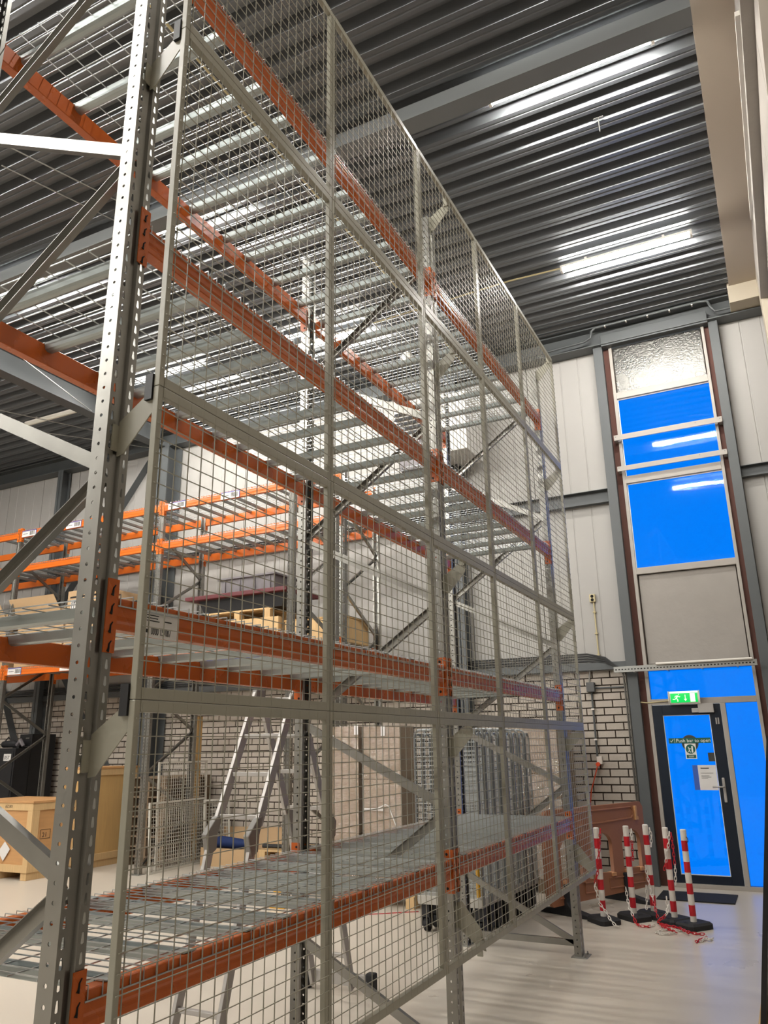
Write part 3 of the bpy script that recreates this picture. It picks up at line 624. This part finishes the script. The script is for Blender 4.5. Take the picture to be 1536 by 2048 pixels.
def chain(pts, runs, label):
    P = [Vector(q) for q in pts]; L = [0]
    for i in range(1,len(P)): L.append(L[-1]+(P[i]-P[i-1]).length)
    m = MB(); s = 0; k = 0
    while s < L[-1]:
        i = max(j for j in range(len(P)) if L[j] <= s+1e-9); i = min(i,len(P)-2)
        f = (s-L[i])/max(1e-6,L[i+1]-L[i]); c = P[i].lerp(P[i+1], f); d = (P[i+1]-P[i]).normalized()
        a = d.cross(Vector((0.3,1,0.2))).normalized(); b = a.cross(d)
        if k % 2: a, b = (a+b).normalized(), (b-a).normalized()
        else: a, b = (a-b).normalized(), (a+b).normalized()
        m.path([c + a*q[0] + d*q[2] for q in lk], 0.0045, 4, (runs[min(len(runs)-1, int(len(runs)*s/L[-1]))]), closed=True)
        s += 0.037; k += 1
    single('plastic_chain', m, [WHITEP,REDP], label, 'chain', group='loose plastic chains at the posts')
chain([(-0.052,6.941,0.86),(-0.07,6.941,0.738),(-0.113,6.945,0.48),(-0.15,6.93,0.353),(-0.13,6.92,0.244),(-0.105,6.90,0.179),(-0.05,6.88,0.116),(-0.013,6.84,0.07),(0.045,6.80,0.02),(0.09,6.80,0.014)],(1,1,1,0,0,0),'plastic chain hanging from the post nearest the rack to the floor')
chain([(0.21,7.205,0.843),(0.205,7.205,0.72),(0.198,7.205,0.56)],(0,1,1),'short chain hanging along the top of the second striped post')
chain([(0.10,7.2,0.285),(0.11,7.18,0.201),(0.13,7.13,0.126),(0.17,7.06,0.075),(0.206,7.0,0.014),(0.255,6.927,0.012),(0.326,6.913,0.012),(0.378,7.021,0.012)],(0,0,0,1,1,1,0),'white chain falling from the second striped post into a red end on the floor')
chain([(0.366,7.398,0.843),(0.376,7.398,0.78),(0.362,7.398,0.688)],(0,0),'short white chain at the top of the middle striped post')
chain([(0.285,7.39,0.475),(0.30,7.385,0.354),(0.32,7.37,0.243),(0.34,7.33,0.159),(0.36,7.28,0.09),(0.385,7.22,0.03),(0.417,7.12,0.012),(0.515,7.012,0.012)],(0,0,0,1,1,1,1),'long chain from the middle striped post, white turning red on the floor')
chain([(0.27,7.39,0.284),(0.268,7.385,0.189),(0.26,7.36,0.12),(0.255,7.34,0.075)],(0,0),'small white chain end hanging at the foot of the middle striped post')
chain([(0.59,7.159,0.833),(0.575,7.159,0.739),(0.548,7.159,0.653),(0.528,7.159,0.568),(0.50,7.159,0.483)],(0,0,0,1),'white chain looped in front of the fourth striped post')
chain([(0.608,7.159,0.825),(0.612,7.159,0.74),(0.612,7.159,0.613),(0.61,7.159,0.504),(0.602,7.159,0.404),(0.596,7.159,0.354)],(1,1,1,0,0),'red chain down the side of the fourth striped post turning white')
chain([(0.50,7.13,0.234),(0.505,7.11,0.168),(0.50,7.06,0.119),(0.47,7.04,0.085),(0.43,7.04,0.06),(0.40,7.09,0.03)],(0,0,1,1),'white chain at the foot of the fourth striped post, ending red')
chain([(0.439,6.712,0.012),(0.475,6.808,0.012),(0.528,6.89,0.012),(0.597,6.817,0.012),(0.651,6.90,0.012),(0.716,6.83,0.012),(0.795,6.78,0.012),(0.856,6.805,0.012),(0.884,6.662,0.012),(0.846,6.571,0.012),(0.814,6.466,0.012)],(0,0,0,0,1,1,0,1,1),'longest chain snaking over the floor in front of the posts')
chain([(0.44,6.99,0.02),(0.517,6.866,0.02),(0.607,6.741,0.02),(0.535,6.672,0.014),(0.481,6.649,0.014),(0.444,6.734,0.014)],(1,1,1,0,0),'curled chain on the floor, half red, nearest the middle of the heap')
chain([(0.851,6.518,0.012),(0.882,6.605,0.018),(0.914,6.581,0.014),(0.939,6.648,0.012)],(0,0),'short white chain end at the near tip of the heap')
chain([(0.43,7.02,0.03),(0.48,6.95,0.026),(0.547,6.93,0.03),(0.627,6.88,0.03),(0.718,6.748,0.026)],(1,1,1),'red chain lying across the top of the heap on the floor')
# plastic barrier
ang = math.atan2(0.919,0.395)
t = thing('plastic_barrier','faded orange plastic crowd barrier with arched openings and black feet by the brick wall','barrier',(-0.55,7.2,0),ang)
out = [(-0.27,0.18),(-0.20,0.10),(1.52,0.10),(1.59,0.17),(1.60,0.98),(1.55,1.04),(-0.22,1.04),(-0.28,0.98)]
holes = []
for a in (-0.03,0.54,1.11):
    hl = [(a,0.35),(a+0.37,0.32)] + [(a+0.185+0.185*math.cos(q), 0.62+0.13*math.sin(q)) for q in [PI*i/10 for i in range(11)]]
    holes.append(hl)
part('panel', plate2d('panel', out, holes, 0.045, BARR), None, t, (0,0,0), WALLROT)
m = MB()
for s in (-0.025,0.025):
    m.path([(-0.2,s,0.99),(1.34,s,0.99),(1.38,s,0.95),(1.38,s,0.90),(1.34,s,0.87),(-0.2,s,0.84)],0.010,6)
    for a in (-0.1,0.35,0.8,1.2): m.path([(a,s,0.27),(a+0.3,s,0.26),(a+0.3,s,0.16),(a,s,0.17)],0.008,6,0,True)
part('moulded_ridge', m, BARR, t)
m = MB()
for a in (-0.03,0.54,1.11): m.box(a+0.0,a+0.06,-0.04,0.04,0.30,0.335); m.box(a+0.31,a+0.38,-0.045,0.045,0.285,0.325)
part('ledge', m, mat('pale_orange_plastic',(0.60,0.30,0.14,1),0.5), t, bevel=0.006)
part('link_hook', MB().box(1.40,1.44,-0.05,0.03,0.86,1.0).box(1.40,1.46,-0.05,0.03,0.84,0.88), mat('pale_hook',(0.62,0.34,0.15,1),0.5), t, bevel=0.006)
for a in (0.02,1.12):
    part('foot', MB().extr([(a-0.05,-0.33,0),(a-0.05,0.33,0),(a-0.05,0.33,0.03),(a-0.05,0.10,0.07),(a-0.05,0.055,0.13),(a-0.05,0.045,0.30),(a-0.05,-0.045,0.30),(a-0.05,-0.055,0.13),(a-0.05,-0.10,0.07),(a-0.05,-0.33,0.03)],(0.10,0,0)), RUBBER, t, bevel=0.006)
m = MB().box(0.19,1.02,8.42,8.98,0,0.014); single('door_mat', m, mat('black_mat',(0.012,0.012,0.013,1),0.9,0,0.3,60), 'black rubber mat on the floor in front of the door','mat', bevel=0.004)
# leaning black board at the right edge
t = thing('leaning_board','black board on a wooden foot at the far right edge, leaning to the wall','board',(1.43,4.35,0))
part('board', MB().extr([(0.0,-0.55,0.10),(0.03,-0.55,0.10),(0.30,-0.55,1.75),(0.27,-0.55,1.75)],(0,1.1,0)), BLACKP, t); part('wooden_foot', MB().box(-0.02,0.30,-0.6,0.6,0,0.10), WOOD, t, bevel=0.005); part('red_tab', MB().box(-0.004,0.0,0.5,0.54,0.12,0.15), REDP, t)

# ------------------------------------------------------------------ roll cages nested in a row
CAGE = mat('cage_steel', (0.30,0.32,0.33,1), 0.36, 0.85)
def cage():
    t = thing('roll_cage','','roll cage',(0,0,0),0,'nested roll cages')
    W = 0.335
    def u(x0,x1,y_,z0,z1,axis):
        pts = []
        f = (lambda a,z: (a,y_,z)) if axis == 'x' else (lambda a,z: (y_,a,z))
        pts = [f(x0,z0),f(x0,z1-0.06)]+[f(x0+0.06-0.06*math.cos(q),z1-0.06+0.06*math.sin(q)) for q in (0.4,0.8,1.2,PI/2)]+[f(x1-0.06+0.06*math.cos(q),z1-0.06+0.06*math.sin(q)) for q in (PI/2,1.2,0.8,0.4)]+[f(x1,z1-0.06),f(x1,z0)]
        return pts
    part('back_frame', MB().path(u(-W,W,0.0,0.27,1.88,'x'),0.013,6), CAGE, t)
    g = MB(); z = 0.36
    while z < 1.86: g.wire((-W,-0.004,z),(W,-0.004,z),0.006); z += 0.045
    for k in range(1,6): g.wire((-W+2*W*k/6,0.005,0.30),(-W+2*W*k/6,0.005,1.87),0.0042)
    part('back_grid', g, DECKW, t)
    for s in (-1,1):
        p = part('side_frame', MB().path(u(0.02,0.16,s*W,0.27,1.84,'y'),0.012,6), CAGE, t)
        g = MB(); z = 0.4
        while z < 1.8: g.wire((s*W,0.02,z),(s*W,0.16,z),0.0042); z += 0.11
        g.wire((s*W,0.09,0.3),(s*W,0.09,1.84),0.0042); part('side_grid', g, CAGE, p)
    part('base', MB().box(-W,W,-0.02,0.16,0.25,0.33), mat('base_grey',(0.42,0.40,0.36,1),0.5) if 'base_grey' not in bpy.data.materials else bpy.data.materials['base_grey'], t, bevel=0.004)
    for x in (-W+0.06,W-0.06):
        c = part('caster', MB().box(x-0.04,x+0.04,0.02,0.12,0.13,0.25).box(x-0.045,x-0.03,0.03,0.11,0.05,0.14).box(x+0.03,x+0.045,0.03,0.11,0.05,0.14), BLACKP, t)
        part('wheel', MB().path([(x-0.022,0.07,0.063),(x+0.022,0.07,0.063)],0.062,14), RUBBER, c)
    return t
cg = cage(); nm = ('foremost','second','third','fourth','fifth','sixth','seventh','eighth')
for k in range(8):
    l = '%s of the nested galvanised roll cages parked behind the tall rack' % nm[k]
    if k == 0: cg.location = (-1.315,5.92,0); cg['label'] = l
    else: dup(cg, (-1.315+0.012*k,5.92+0.195*k,0), None, l)
single('yellow_cage_clip', MB().box(-1.02,-1.0,5.86,5.91,0.35,0.62), YELLOW, 'yellow plastic strip on the corner of the foremost roll cage','strip')

# ------------------------------------------------------------------ wrapped stacks and pallets
def pallet(label, x0, x1, y0, y1, z0=0.0, m=WOOD, cat='pallet', grp=None):
    t = thing('wooden_pallet', label, cat, ((x0+x1)/2,(y0+y1)/2,z0), 0, grp); w, d = (x1-x0)/2, (y1-y0)/2
    n_ = 5
    for k in range(n_):
        c = -d+0.05+(2*d-0.1)*k/(n_-1); part('deck_board', MB().box(-w,w,c-0.05,c+0.05,0.122,0.144), m, t)
    for c in (-w+0.07,0,w-0.07):
        part('stringer', MB().box(c-0.05,c+0.05,-d,d,0.10,0.122), m, t); part('bottom_board', MB().box(c-0.05,c+0.05,-d,d,0,0.022), m, t)
        for e in (-d+0.06,0,d-0.06): part('block', MB().box(c-0.05,c+0.05,e-0.06,e+0.06,0.022,0.10), m, t)
    return t
pallet('pale pallet under the pair of film wrapped carton stacks', -3.36,-2.12,6.86,7.66)
def wrapped(label, x0, x1, y0, y1, z0, z1, rows, labels):
    t = thing('wrapped_stack', label, 'carton stack', ((x0+x1)/2,(y0+y1)/2,z0)); w, d, H_ = (x1-x0)/2,(y1-y0)/2,z1-z0
    for k in range(rows): part('carton', MB().box(-w,w,-d,d,H_*k/rows+0.003,H_*(k+1)/rows), CARDW, t, bevel=0.006)
    e = 0.008; m = MB(); m.box(-w-e,w+e,-d-e,d+e,0.01,H_+e); part('film_wrap', m, WRAP, t)
    for lx, lz in labels: part('label_sheet', MB().box(lx-0.028,lx+0.028,-d-e-0.003,-d-e-0.001,lz-0.06,lz+0.06), PAPER, t, label='white paper label')
wrapped('film wrapped carton stack left of the dark gap, behind the tall rack', -3.33,-2.86,6.92,7.40,0.146,1.965,3,[(-0.12,1.66),(0.21,1.78)])
wrapped('film wrapped carton stack right of the dark gap, next to the roll cages', -2.80,-2.30,6.92,7.30,0.146,1.955,3,[(0.03,1.76)])
m = MB().path([(-2.78,6.90,1.02),(-2.6,6.89,1.03),(-2.48,6.88,1.08),(-2.44,6.88,1.06),(-2.36,6.89,0.86)],0.007,5); single('loose_tape', m, PAPER, 'loose white tape end curling off the wrapped carton stack','tape')
m = MB().box(-2.79,-2.52,6.903,6.908,1.005,1.035); single('tape_strip', m, PAPER, 'printed white tape strip across the wrapped carton stack','tape')
wrapped('brown film wrapped stack behind the roll cages by the brick wall', -1.42,-0.80,8.35,9.15,0.146,1.98,3,[(-0.1,1.3),(0.2,1.74)])
pallet('pallet under the brown wrapped stack by the brick wall', -1.45,-0.77,8.32,9.18,0,OLDW)
single('floor_tape', MB().path([(-2.95,6.16,0.003),(-2.54,6.40,0.003),(-2.05,6.78,0.003)],0.006,4), REDP, 'thin red cord lying on the floor in front of the pallet','cord')

# ------------------------------------------------------------------ folding ladder
t = thing('folding_ladder','aluminium folding ladder standing as a trestle with grey hinge joints','ladder',(-1.465,3.12,0))
LX, RX = -0.165, 0.165
segs = {'front':[(-0.76,0.03),(-0.47,1.10),(-0.40,1.26),(0.0,2.12)],'rear':[(0.83,0.03),(0.50,1.10),(0.43,1.26),(0.04,2.12)]}
for nm_, q in segs.items():
    for x in (LX,RX):
        part('rail', MB().bar((x,q[0][0],q[0][1]),(x,q[1][0],q[1][1]),0.026,0.065,(0,1,0)), ALUM, t, bevel=0.003); part('rail', MB().bar((x,q[2][0],q[2][1]),(x,q[3][0],q[3][1]),0.026,0.065,(0,1,0)), ALUM, t, bevel=0.003)
        a = [(q[1][0]-0.02,q[1][1]-0.03),(q[1][0]+0.05,q[1][1]-0.0),(q[1][0]+0.06,q[1][1]+0.10),(q[2][0]+0.03,q[2][1]+0.05),(q[2][0]-0.03,q[2][1]+0.04),(q[1][0]-0.06,q[1][1]+0.10)]
        s = 1 if x > 0 else -1
        part('hinge', MB().extr([(x-0.022,u,v) for u,v in a],(0.044,0,0)), mat('hinge_grey',(0.20,0.19,0.175,1),0.5) if 'hinge_grey' not in bpy.data.materials else bpy.data.materials['hinge_grey'], t, bevel=0.006)
    for zz in (0.26,0.54,0.82,1.30,1.56,1.81,2.06):
        i = 0 if zz < 1.2 else 2; f = (zz-q[i][1])/(q[i+1][1]-q[i][1]); yy = q[i][0]+(q[i+1][0]-q[i][0])*f
        part('rung', MB().box(LX+0.012,RX-0.012,yy-0.016,yy+0.016,zz-0.014,zz+0.014), ALUM, t, bevel=0.003)
for x in (LX,RX): part('top_hinge', MB().extr([(x-0.02,-0.05,2.06),(x-0.02,0.09,2.06),(x-0.02,0.07,2.14),(x-0.02,-0.03,2.14)],(0.04,0,0)), bpy.data.materials['hinge_grey'], t, bevel=0.006)
for yy in (0.83,-0.76):
    b = part('stabiliser', MB().box(-0.20,0.30,yy-0.02,yy+0.02,0.05,0.13), ALUM, t, bevel=0.003); part('end_foot', MB().box(0.29,0.36,yy-0.035,yy+0.035,0,0.15), RUBBER, b, bevel=0.012); part('end_foot', MB().box(-0.27,-0.19,yy-0.035,yy+0.035,0,0.15), RUBBER, b, bevel=0.012)

# ------------------------------------------------------------------ left side: crates, cabinets, pallets, mesh panels, cartons
def crate(label, x0,x1,y0,y1,z0,z1, sheet, marks, rz=0):
    t = thing('wooden_crate', label, 'crate', ((x0+x1)/2,(y0+y1)/2,z0), rz); w,d,H_ = (x1-x0)/2,(y1-y0)/2,z1-z0; f = 0.10
    part('sheeting', MB().box(-w+0.02,w-0.02,-d+0.02,d-0.02,f,H_-0.03), sheet, t)
    for s in (-1,1):
        yy = (-d,-d+0.03) if s < 0 else (d-0.03,d)
        for a,b,c,e in ((-w,w,f,f+0.1),(-w,w,H_-0.13,H_-0.03),(-w,-w+0.1,f+0.1,H_-0.13),(w-0.1,w,f+0.1,H_-0.13)): part('batten', MB().box(a,b,yy[0],yy[1],c,e), WOOD, t, bevel=0.003)
        xx = (-w,-w+0.03) if s < 0 else (w-0.03,w)
        for a,b,c,e in ((-d+0.03,d-0.03,f,f+0.1),(-d+0.03,d-0.03,H_-0.13,H_-0.03),(-d+0.03,-d+0.13,f+0.1,H_-0.13),(d-0.13,d-0.03,f+0.1,H_-0.13)): part('batten', MB().box(xx[0],xx[1],a,b,c,e), WOOD, t, bevel=0.003)
    part('lid', MB().box(-w-0.01,w+0.01,-d-0.01,d+0.01,H_-0.03,H_), PLY, t, bevel=0.003)
    for s in (-1,0,1): part('skid', MB().box(s*(w-0.08)-0.06,s*(w-0.08)+0.06,-d+0.02,d-0.02,0,f), WOOD, t, bevel=0.003)
    return t, w, d, H_
t,w,d,H_ = crate('plywood shipping crate with pine frame and taped papers, in front at the left', -9.25,-7.99,6.60,7.50,0,1.05,PLY,1)
part('paper', MB().extr([(w-0.92,-d-0.001,0.62),(w-0.60,-d-0.001,0.62),(w-0.58,-d-0.001,0.80),(w-0.90,-d-0.001,0.82)],(0,-0.002,0)), PAPER, t, label='white paper taped on'); part('paper', MB().extr([(w-0.62,-d-0.002,0.36),(w-0.50,-d-0.002,0.24),(w-0.38,-d-0.002,0.40),(w-0.50,-d-0.002,0.50)],(0,-0.002,0)), PAPER, t, label='white paper diamond')
part('stencil', text_mesh('#Z.001', 0.055, INK), None, t, (w-0.58,-d-0.001,0.955), WALLROT); part('stencil', text_mesh('21', 0.09, INK), None, t, (w-0.018,-d+0.22,0.55), (PI/2,0,PI/2))
m = MB().path([(w-0.019,-d+0.19,0.53),(w-0.019,-d+0.36,0.53),(w-0.019,-d+0.36,0.65),(w-0.019,-d+0.19,0.65)],0.004,4,0,True); part('stencil_box', m, INK, t)
crate('tall yellow plywood crate behind the near upright, side facing out', -8.76,-8.06,7.72,8.72,0,1.48,PLYV,0)
t = thing('equipment_cabinet','low black cabinet with bag on top beside the taller black case','cabinet',(-11.0,8.75,0)); part('body', MB().box(-0.65,0.25,-0.35,-0.02,0.02,1.80), BLACKP, t, bevel=0.01); part('door_panel', MB().box(-0.62,0.22,-0.362,-0.35,0.06,1.76), BLACKP, t, bevel=0.004); part('label_sheet', MB().box(-0.02,0.17,-0.366,-0.363,1.58,1.70), PAPER, t, label='white label'); part('code', text_mesh('057', 0.09, INK), None, t, (0.0,-0.367,1.605), WALLROT)
t = thing('equipment_cabinet','taller black equipment case standing behind the low black cabinet','cabinet',(-10.93,9.02,0)); part('body', MB().box(-0.20,0.13,-0.25,0.3,0.02,2.05), BLACKP, t, bevel=0.01); part('handle', MB().box(-0.02,0.07,-0.262,-0.25,1.965,1.985), GALV, t); part('badge', MB().box(-0.06,0.06,-0.256,-0.25,1.82,1.835), GALVD, t)
t = thing('tool_bag','black strap bag lying on the low black cabinet','bag',(-11.15,8.65,1.80)); part('body', MB().path([(-0.25,0,0.07),(0.0,0,0.08),(0.12,0,0.06)],[0.06,0.07,0.05],10), RUBBER, t, smooth=True); part('strap', MB().path([(-0.2,-0.03,0.1),(-0.1,-0.03,0.20),(0.02,-0.03,0.10)],0.012,6), BLACKP, t); part('shoulder_pad', MB().path([(0.15,-0.02,0.05),(0.24,-0.03,0.13),(0.32,-0.02,0.03)],[0.04,0.045,0.03],8), GREYC, t)
for k in range(9): pallet('%s old pallet of the dark stack behind the leaning mesh panels' % ('lowest','second','third','fourth','middle','sixth','seventh','eighth','top')[k], -7.88+0.01*(k%3),-7.06+0.012*(k%2),8.3,9.38,0.146*k,OLDW, grp='old pallets stacked by the wall racking')
def leaning(label, x, y, w, H_, tilt, rz, m=mat('cream_mesh_paint',(0.58,0.56,0.50,1),0.45), px=0.05):
    t = thing('spare_mesh_panel', label, 'mesh panel', (x,y,0), rz, 'spare mesh panels')
    ob = MB(); nz = int(H_/px); ny = int(w/px); R_ = Matrix.Rotation(tilt,4,'X')
    for k in range(1,nz): ob.wire((0,0,H_*k/nz),(w,0,H_*k/nz),0.005)
    for k in range(1,ny): ob.wire((w*k/ny,0.004,0),(w*k/ny,0.004,H_),0.005)
    fs = [MB().box(0,0.025,-0.012,0.012,0,H_),MB().box(w-0.025,w,-0.012,0.012,0,H_),MB().box(0.025,w-0.025,-0.012,0.012,0,0.028),MB().box(0.025,w-0.025,-0.012,0.012,H_-0.028,H_)]
    for q in [ob]+fs: q.v = [tuple(R_ @ Vector(v)) for v in q.v]
    g = part('wire_grid', ob, m, t)
    for q,nm_ in zip(fs,('stile','stile','rail','rail')): part(nm_, q, m, t)
leaning('short spare mesh panel leaning on the wall racking, in front', -6.73,7.66,1.34,0.98,-0.07,1.61)
leaning('taller spare mesh panel leaning behind the short one', -6.80,7.86,1.18,1.55,-0.03,1.60)
leaning('third spare mesh panel, narrow edge seen beside the other two', -6.70,8.85,0.45,0.95,-0.12,1.1)
single('timber_batten', MB().box(-6.99,-6.90,8.8,8.9,0,2.25), PLYV, 'upright timber batten standing behind the wall racking post','batten')
t = thing('open_carton','low open cardboard carton on the floor by the brick wall','carton',(-6.02,8.95,0))
for a in ((-0.62,0.62,-0.26,-0.25,0,0.26),(-0.62,0.62,0.25,0.26,0,0.26),(-0.62,-0.61,-0.25,0.25,0,0.26),(0.61,0.62,-0.25,0.25,0,0.26),(-0.61,0.61,-0.25,0.25,0,0.01)): part('side', MB().box(*a), CARD, t)
single('cardboard_sheet', MB().extr([(-6.75,9.26,0.02),(-5.55,9.26,0.02),(-5.55,9.40,0.52),(-6.75,9.40,0.50)],(0,0.012,0)), CARD, 'flattened cardboard sheet leaning at the foot of the brick wall','cardboard')
m = MB().path([(-6.75,8.95,0.28),(-6.4,8.9,0.33),(-6.1,8.98,0.30),(-5.8,8.9,0.31)],[0.05,0.09,0.08,0.03],9); single('blue_tarp', m, BLUE, 'crumpled blue tarp lying over the open carton','tarp', smooth=True)
for k in range(2): pallet(('lower','upper')[k]+' pallet lying by the brick wall beyond the ladder', -5.45,-4.6,8.55,9.35,0.146*k,WOOD, grp='pallets by the brick wall')
single('black_tube', MB().tube((-5.4,8.6,0.34),(-3.9,8.75,0.34),0.03,10), BLACKP, 'black tube lying on the pallets at the brick wall','tube')

# goods on the wall racking
ZR = 3.13+0.013
for bx, bl_ in ((-9.62,'cardboard box with its front flap raised on the wall racking'),(-11.02,'cardboard box with raised flap, cut by the left picture edge')):
  t = thing('open_box',bl_,'box',(bx,8.15,ZR))
  for a in ((-0.59,0.55,-0.42,-0.41,0,1.0),(-0.59,0.55,0.41,0.42,0,1.0),(-0.59,-0.58,-0.41,0.41,0,1.0),(0.54,0.55,-0.41,0.41,0,1.0),(-0.58,0.54,-0.41,0.41,0,0.01)): part('side', MB().box(*a), CARD, t)
  part('flap', MB().extr([(-0.72,-0.43,0.84),(0.52,-0.43,0.84),(0.40,-0.58,1.20),(-0.72,-0.58,1.20)],(0,0.008,0)), CARD, t, label='raised front flap')
t = thing('labelled_box','cardboard box with handling symbols beside the long open box','box',(-8.58,8.1,ZR))
part('body', MB().box(-0.42,0.42,-0.4,0.4,0,1.24), CARD, t, bevel=0.006); part('tape', MB().box(-0.36,0.36,-0.402,-0.4,1.11,1.14), BLACKP, t)
part('label_sheet', MB().box(-0.33,0.02,-0.404,-0.4,0.88,1.08), PAPER, t); part('dot_symbol', plate2d('dot', disc(0.04), [], 0.002, REDP), None, t, (-0.15,-0.406,0.98), WALLROT)
m = MB()
for x in (-0.30,-0.25): m.box(x-0.006,x+0.006,-0.406,-0.404,0.91,1.02); m.add([(x-0.02,-0.406,1.02),(x+0.02,-0.406,1.02),(x,-0.406,1.055)],[(0,1,2)])
m.box(-0.06,-0.01,-0.406,-0.404,1.0,1.05); m.box(-0.05,-0.02,-0.406,-0.404,0.91,0.97); part('handling_symbols', m, INK, t)
for k in range(4): pallet(('lowest','second','third','top')[k]+' pallet under the dark bin on the wall racking', -6.0,-4.75,7.72,8.6,ZR+0.146*k,WOOD, grp='pallets on the wall racking')
t = thing('dark_bin','black bin with wide maroon lid on pallets on the wall racking','bin',(-5.3,8.1,ZR+0.586)); part('body', MB().extr([(-0.72,-0.36,0),(0.72,-0.36,0),(0.80,-0.40,0.20),(-0.80,-0.40,0.20)],(0,0.75,0)), BLACKP, t); part('lid', MB().box(-1.0,0.88,-0.5,0.42,0.20,0.265), MAROON, t, bevel=0.01)
t = thing('grey_crate','grey plastic crate standing on the maroon bin lid','crate',(-5.25,8.05,ZR+0.851)); part('tub', MB().extr([(-0.46,-0.28,0),(0.5,-0.28,0),(0.52,-0.30,0.23),(-0.48,-0.30,0.23)],(0,0.6,0)), GREYC, t); part('rim', MB().box(-0.52,0.56,-0.34,0.34,0.23,0.26), GREYC, t, bevel=0.005)
for k in range(4): part('rib', MB().box(-0.40+0.28*k,-0.385+0.28*k,-0.312,-0.29,0.01,0.22), GREYC, t)
single('timber_block', MB().box(-5.6,-4.55,7.45+0.17,7.71,ZR,ZR+0.42), WOOD, 'pale timber beam in front of the racked pallets','timber', bevel=0.006)
t = thing('wooden_box','plain pine box on the wall racking beside the spare upright frame','box',(-3.95,8.1,ZR)); part('body', MB().box(-0.55,0.42,-0.38,0.38,0,0.34), WOOD, t, bevel=0.005); part('lid', MB().box(-0.56,0.43,-0.39,0.39,0.34,0.36), PLYV, t, bevel=0.003)
for k,(x,y) in enumerate(((-4.1,7.2),(-3.6,6.4))): single('yellow_block', MB().box(x-0.1,x+0.1,y-0.06,y+0.06,0,0.06), YELLOW, ('farther','nearer')[k]+' yellow block on the floor seen through the lowest deck','block', bevel=0.006)
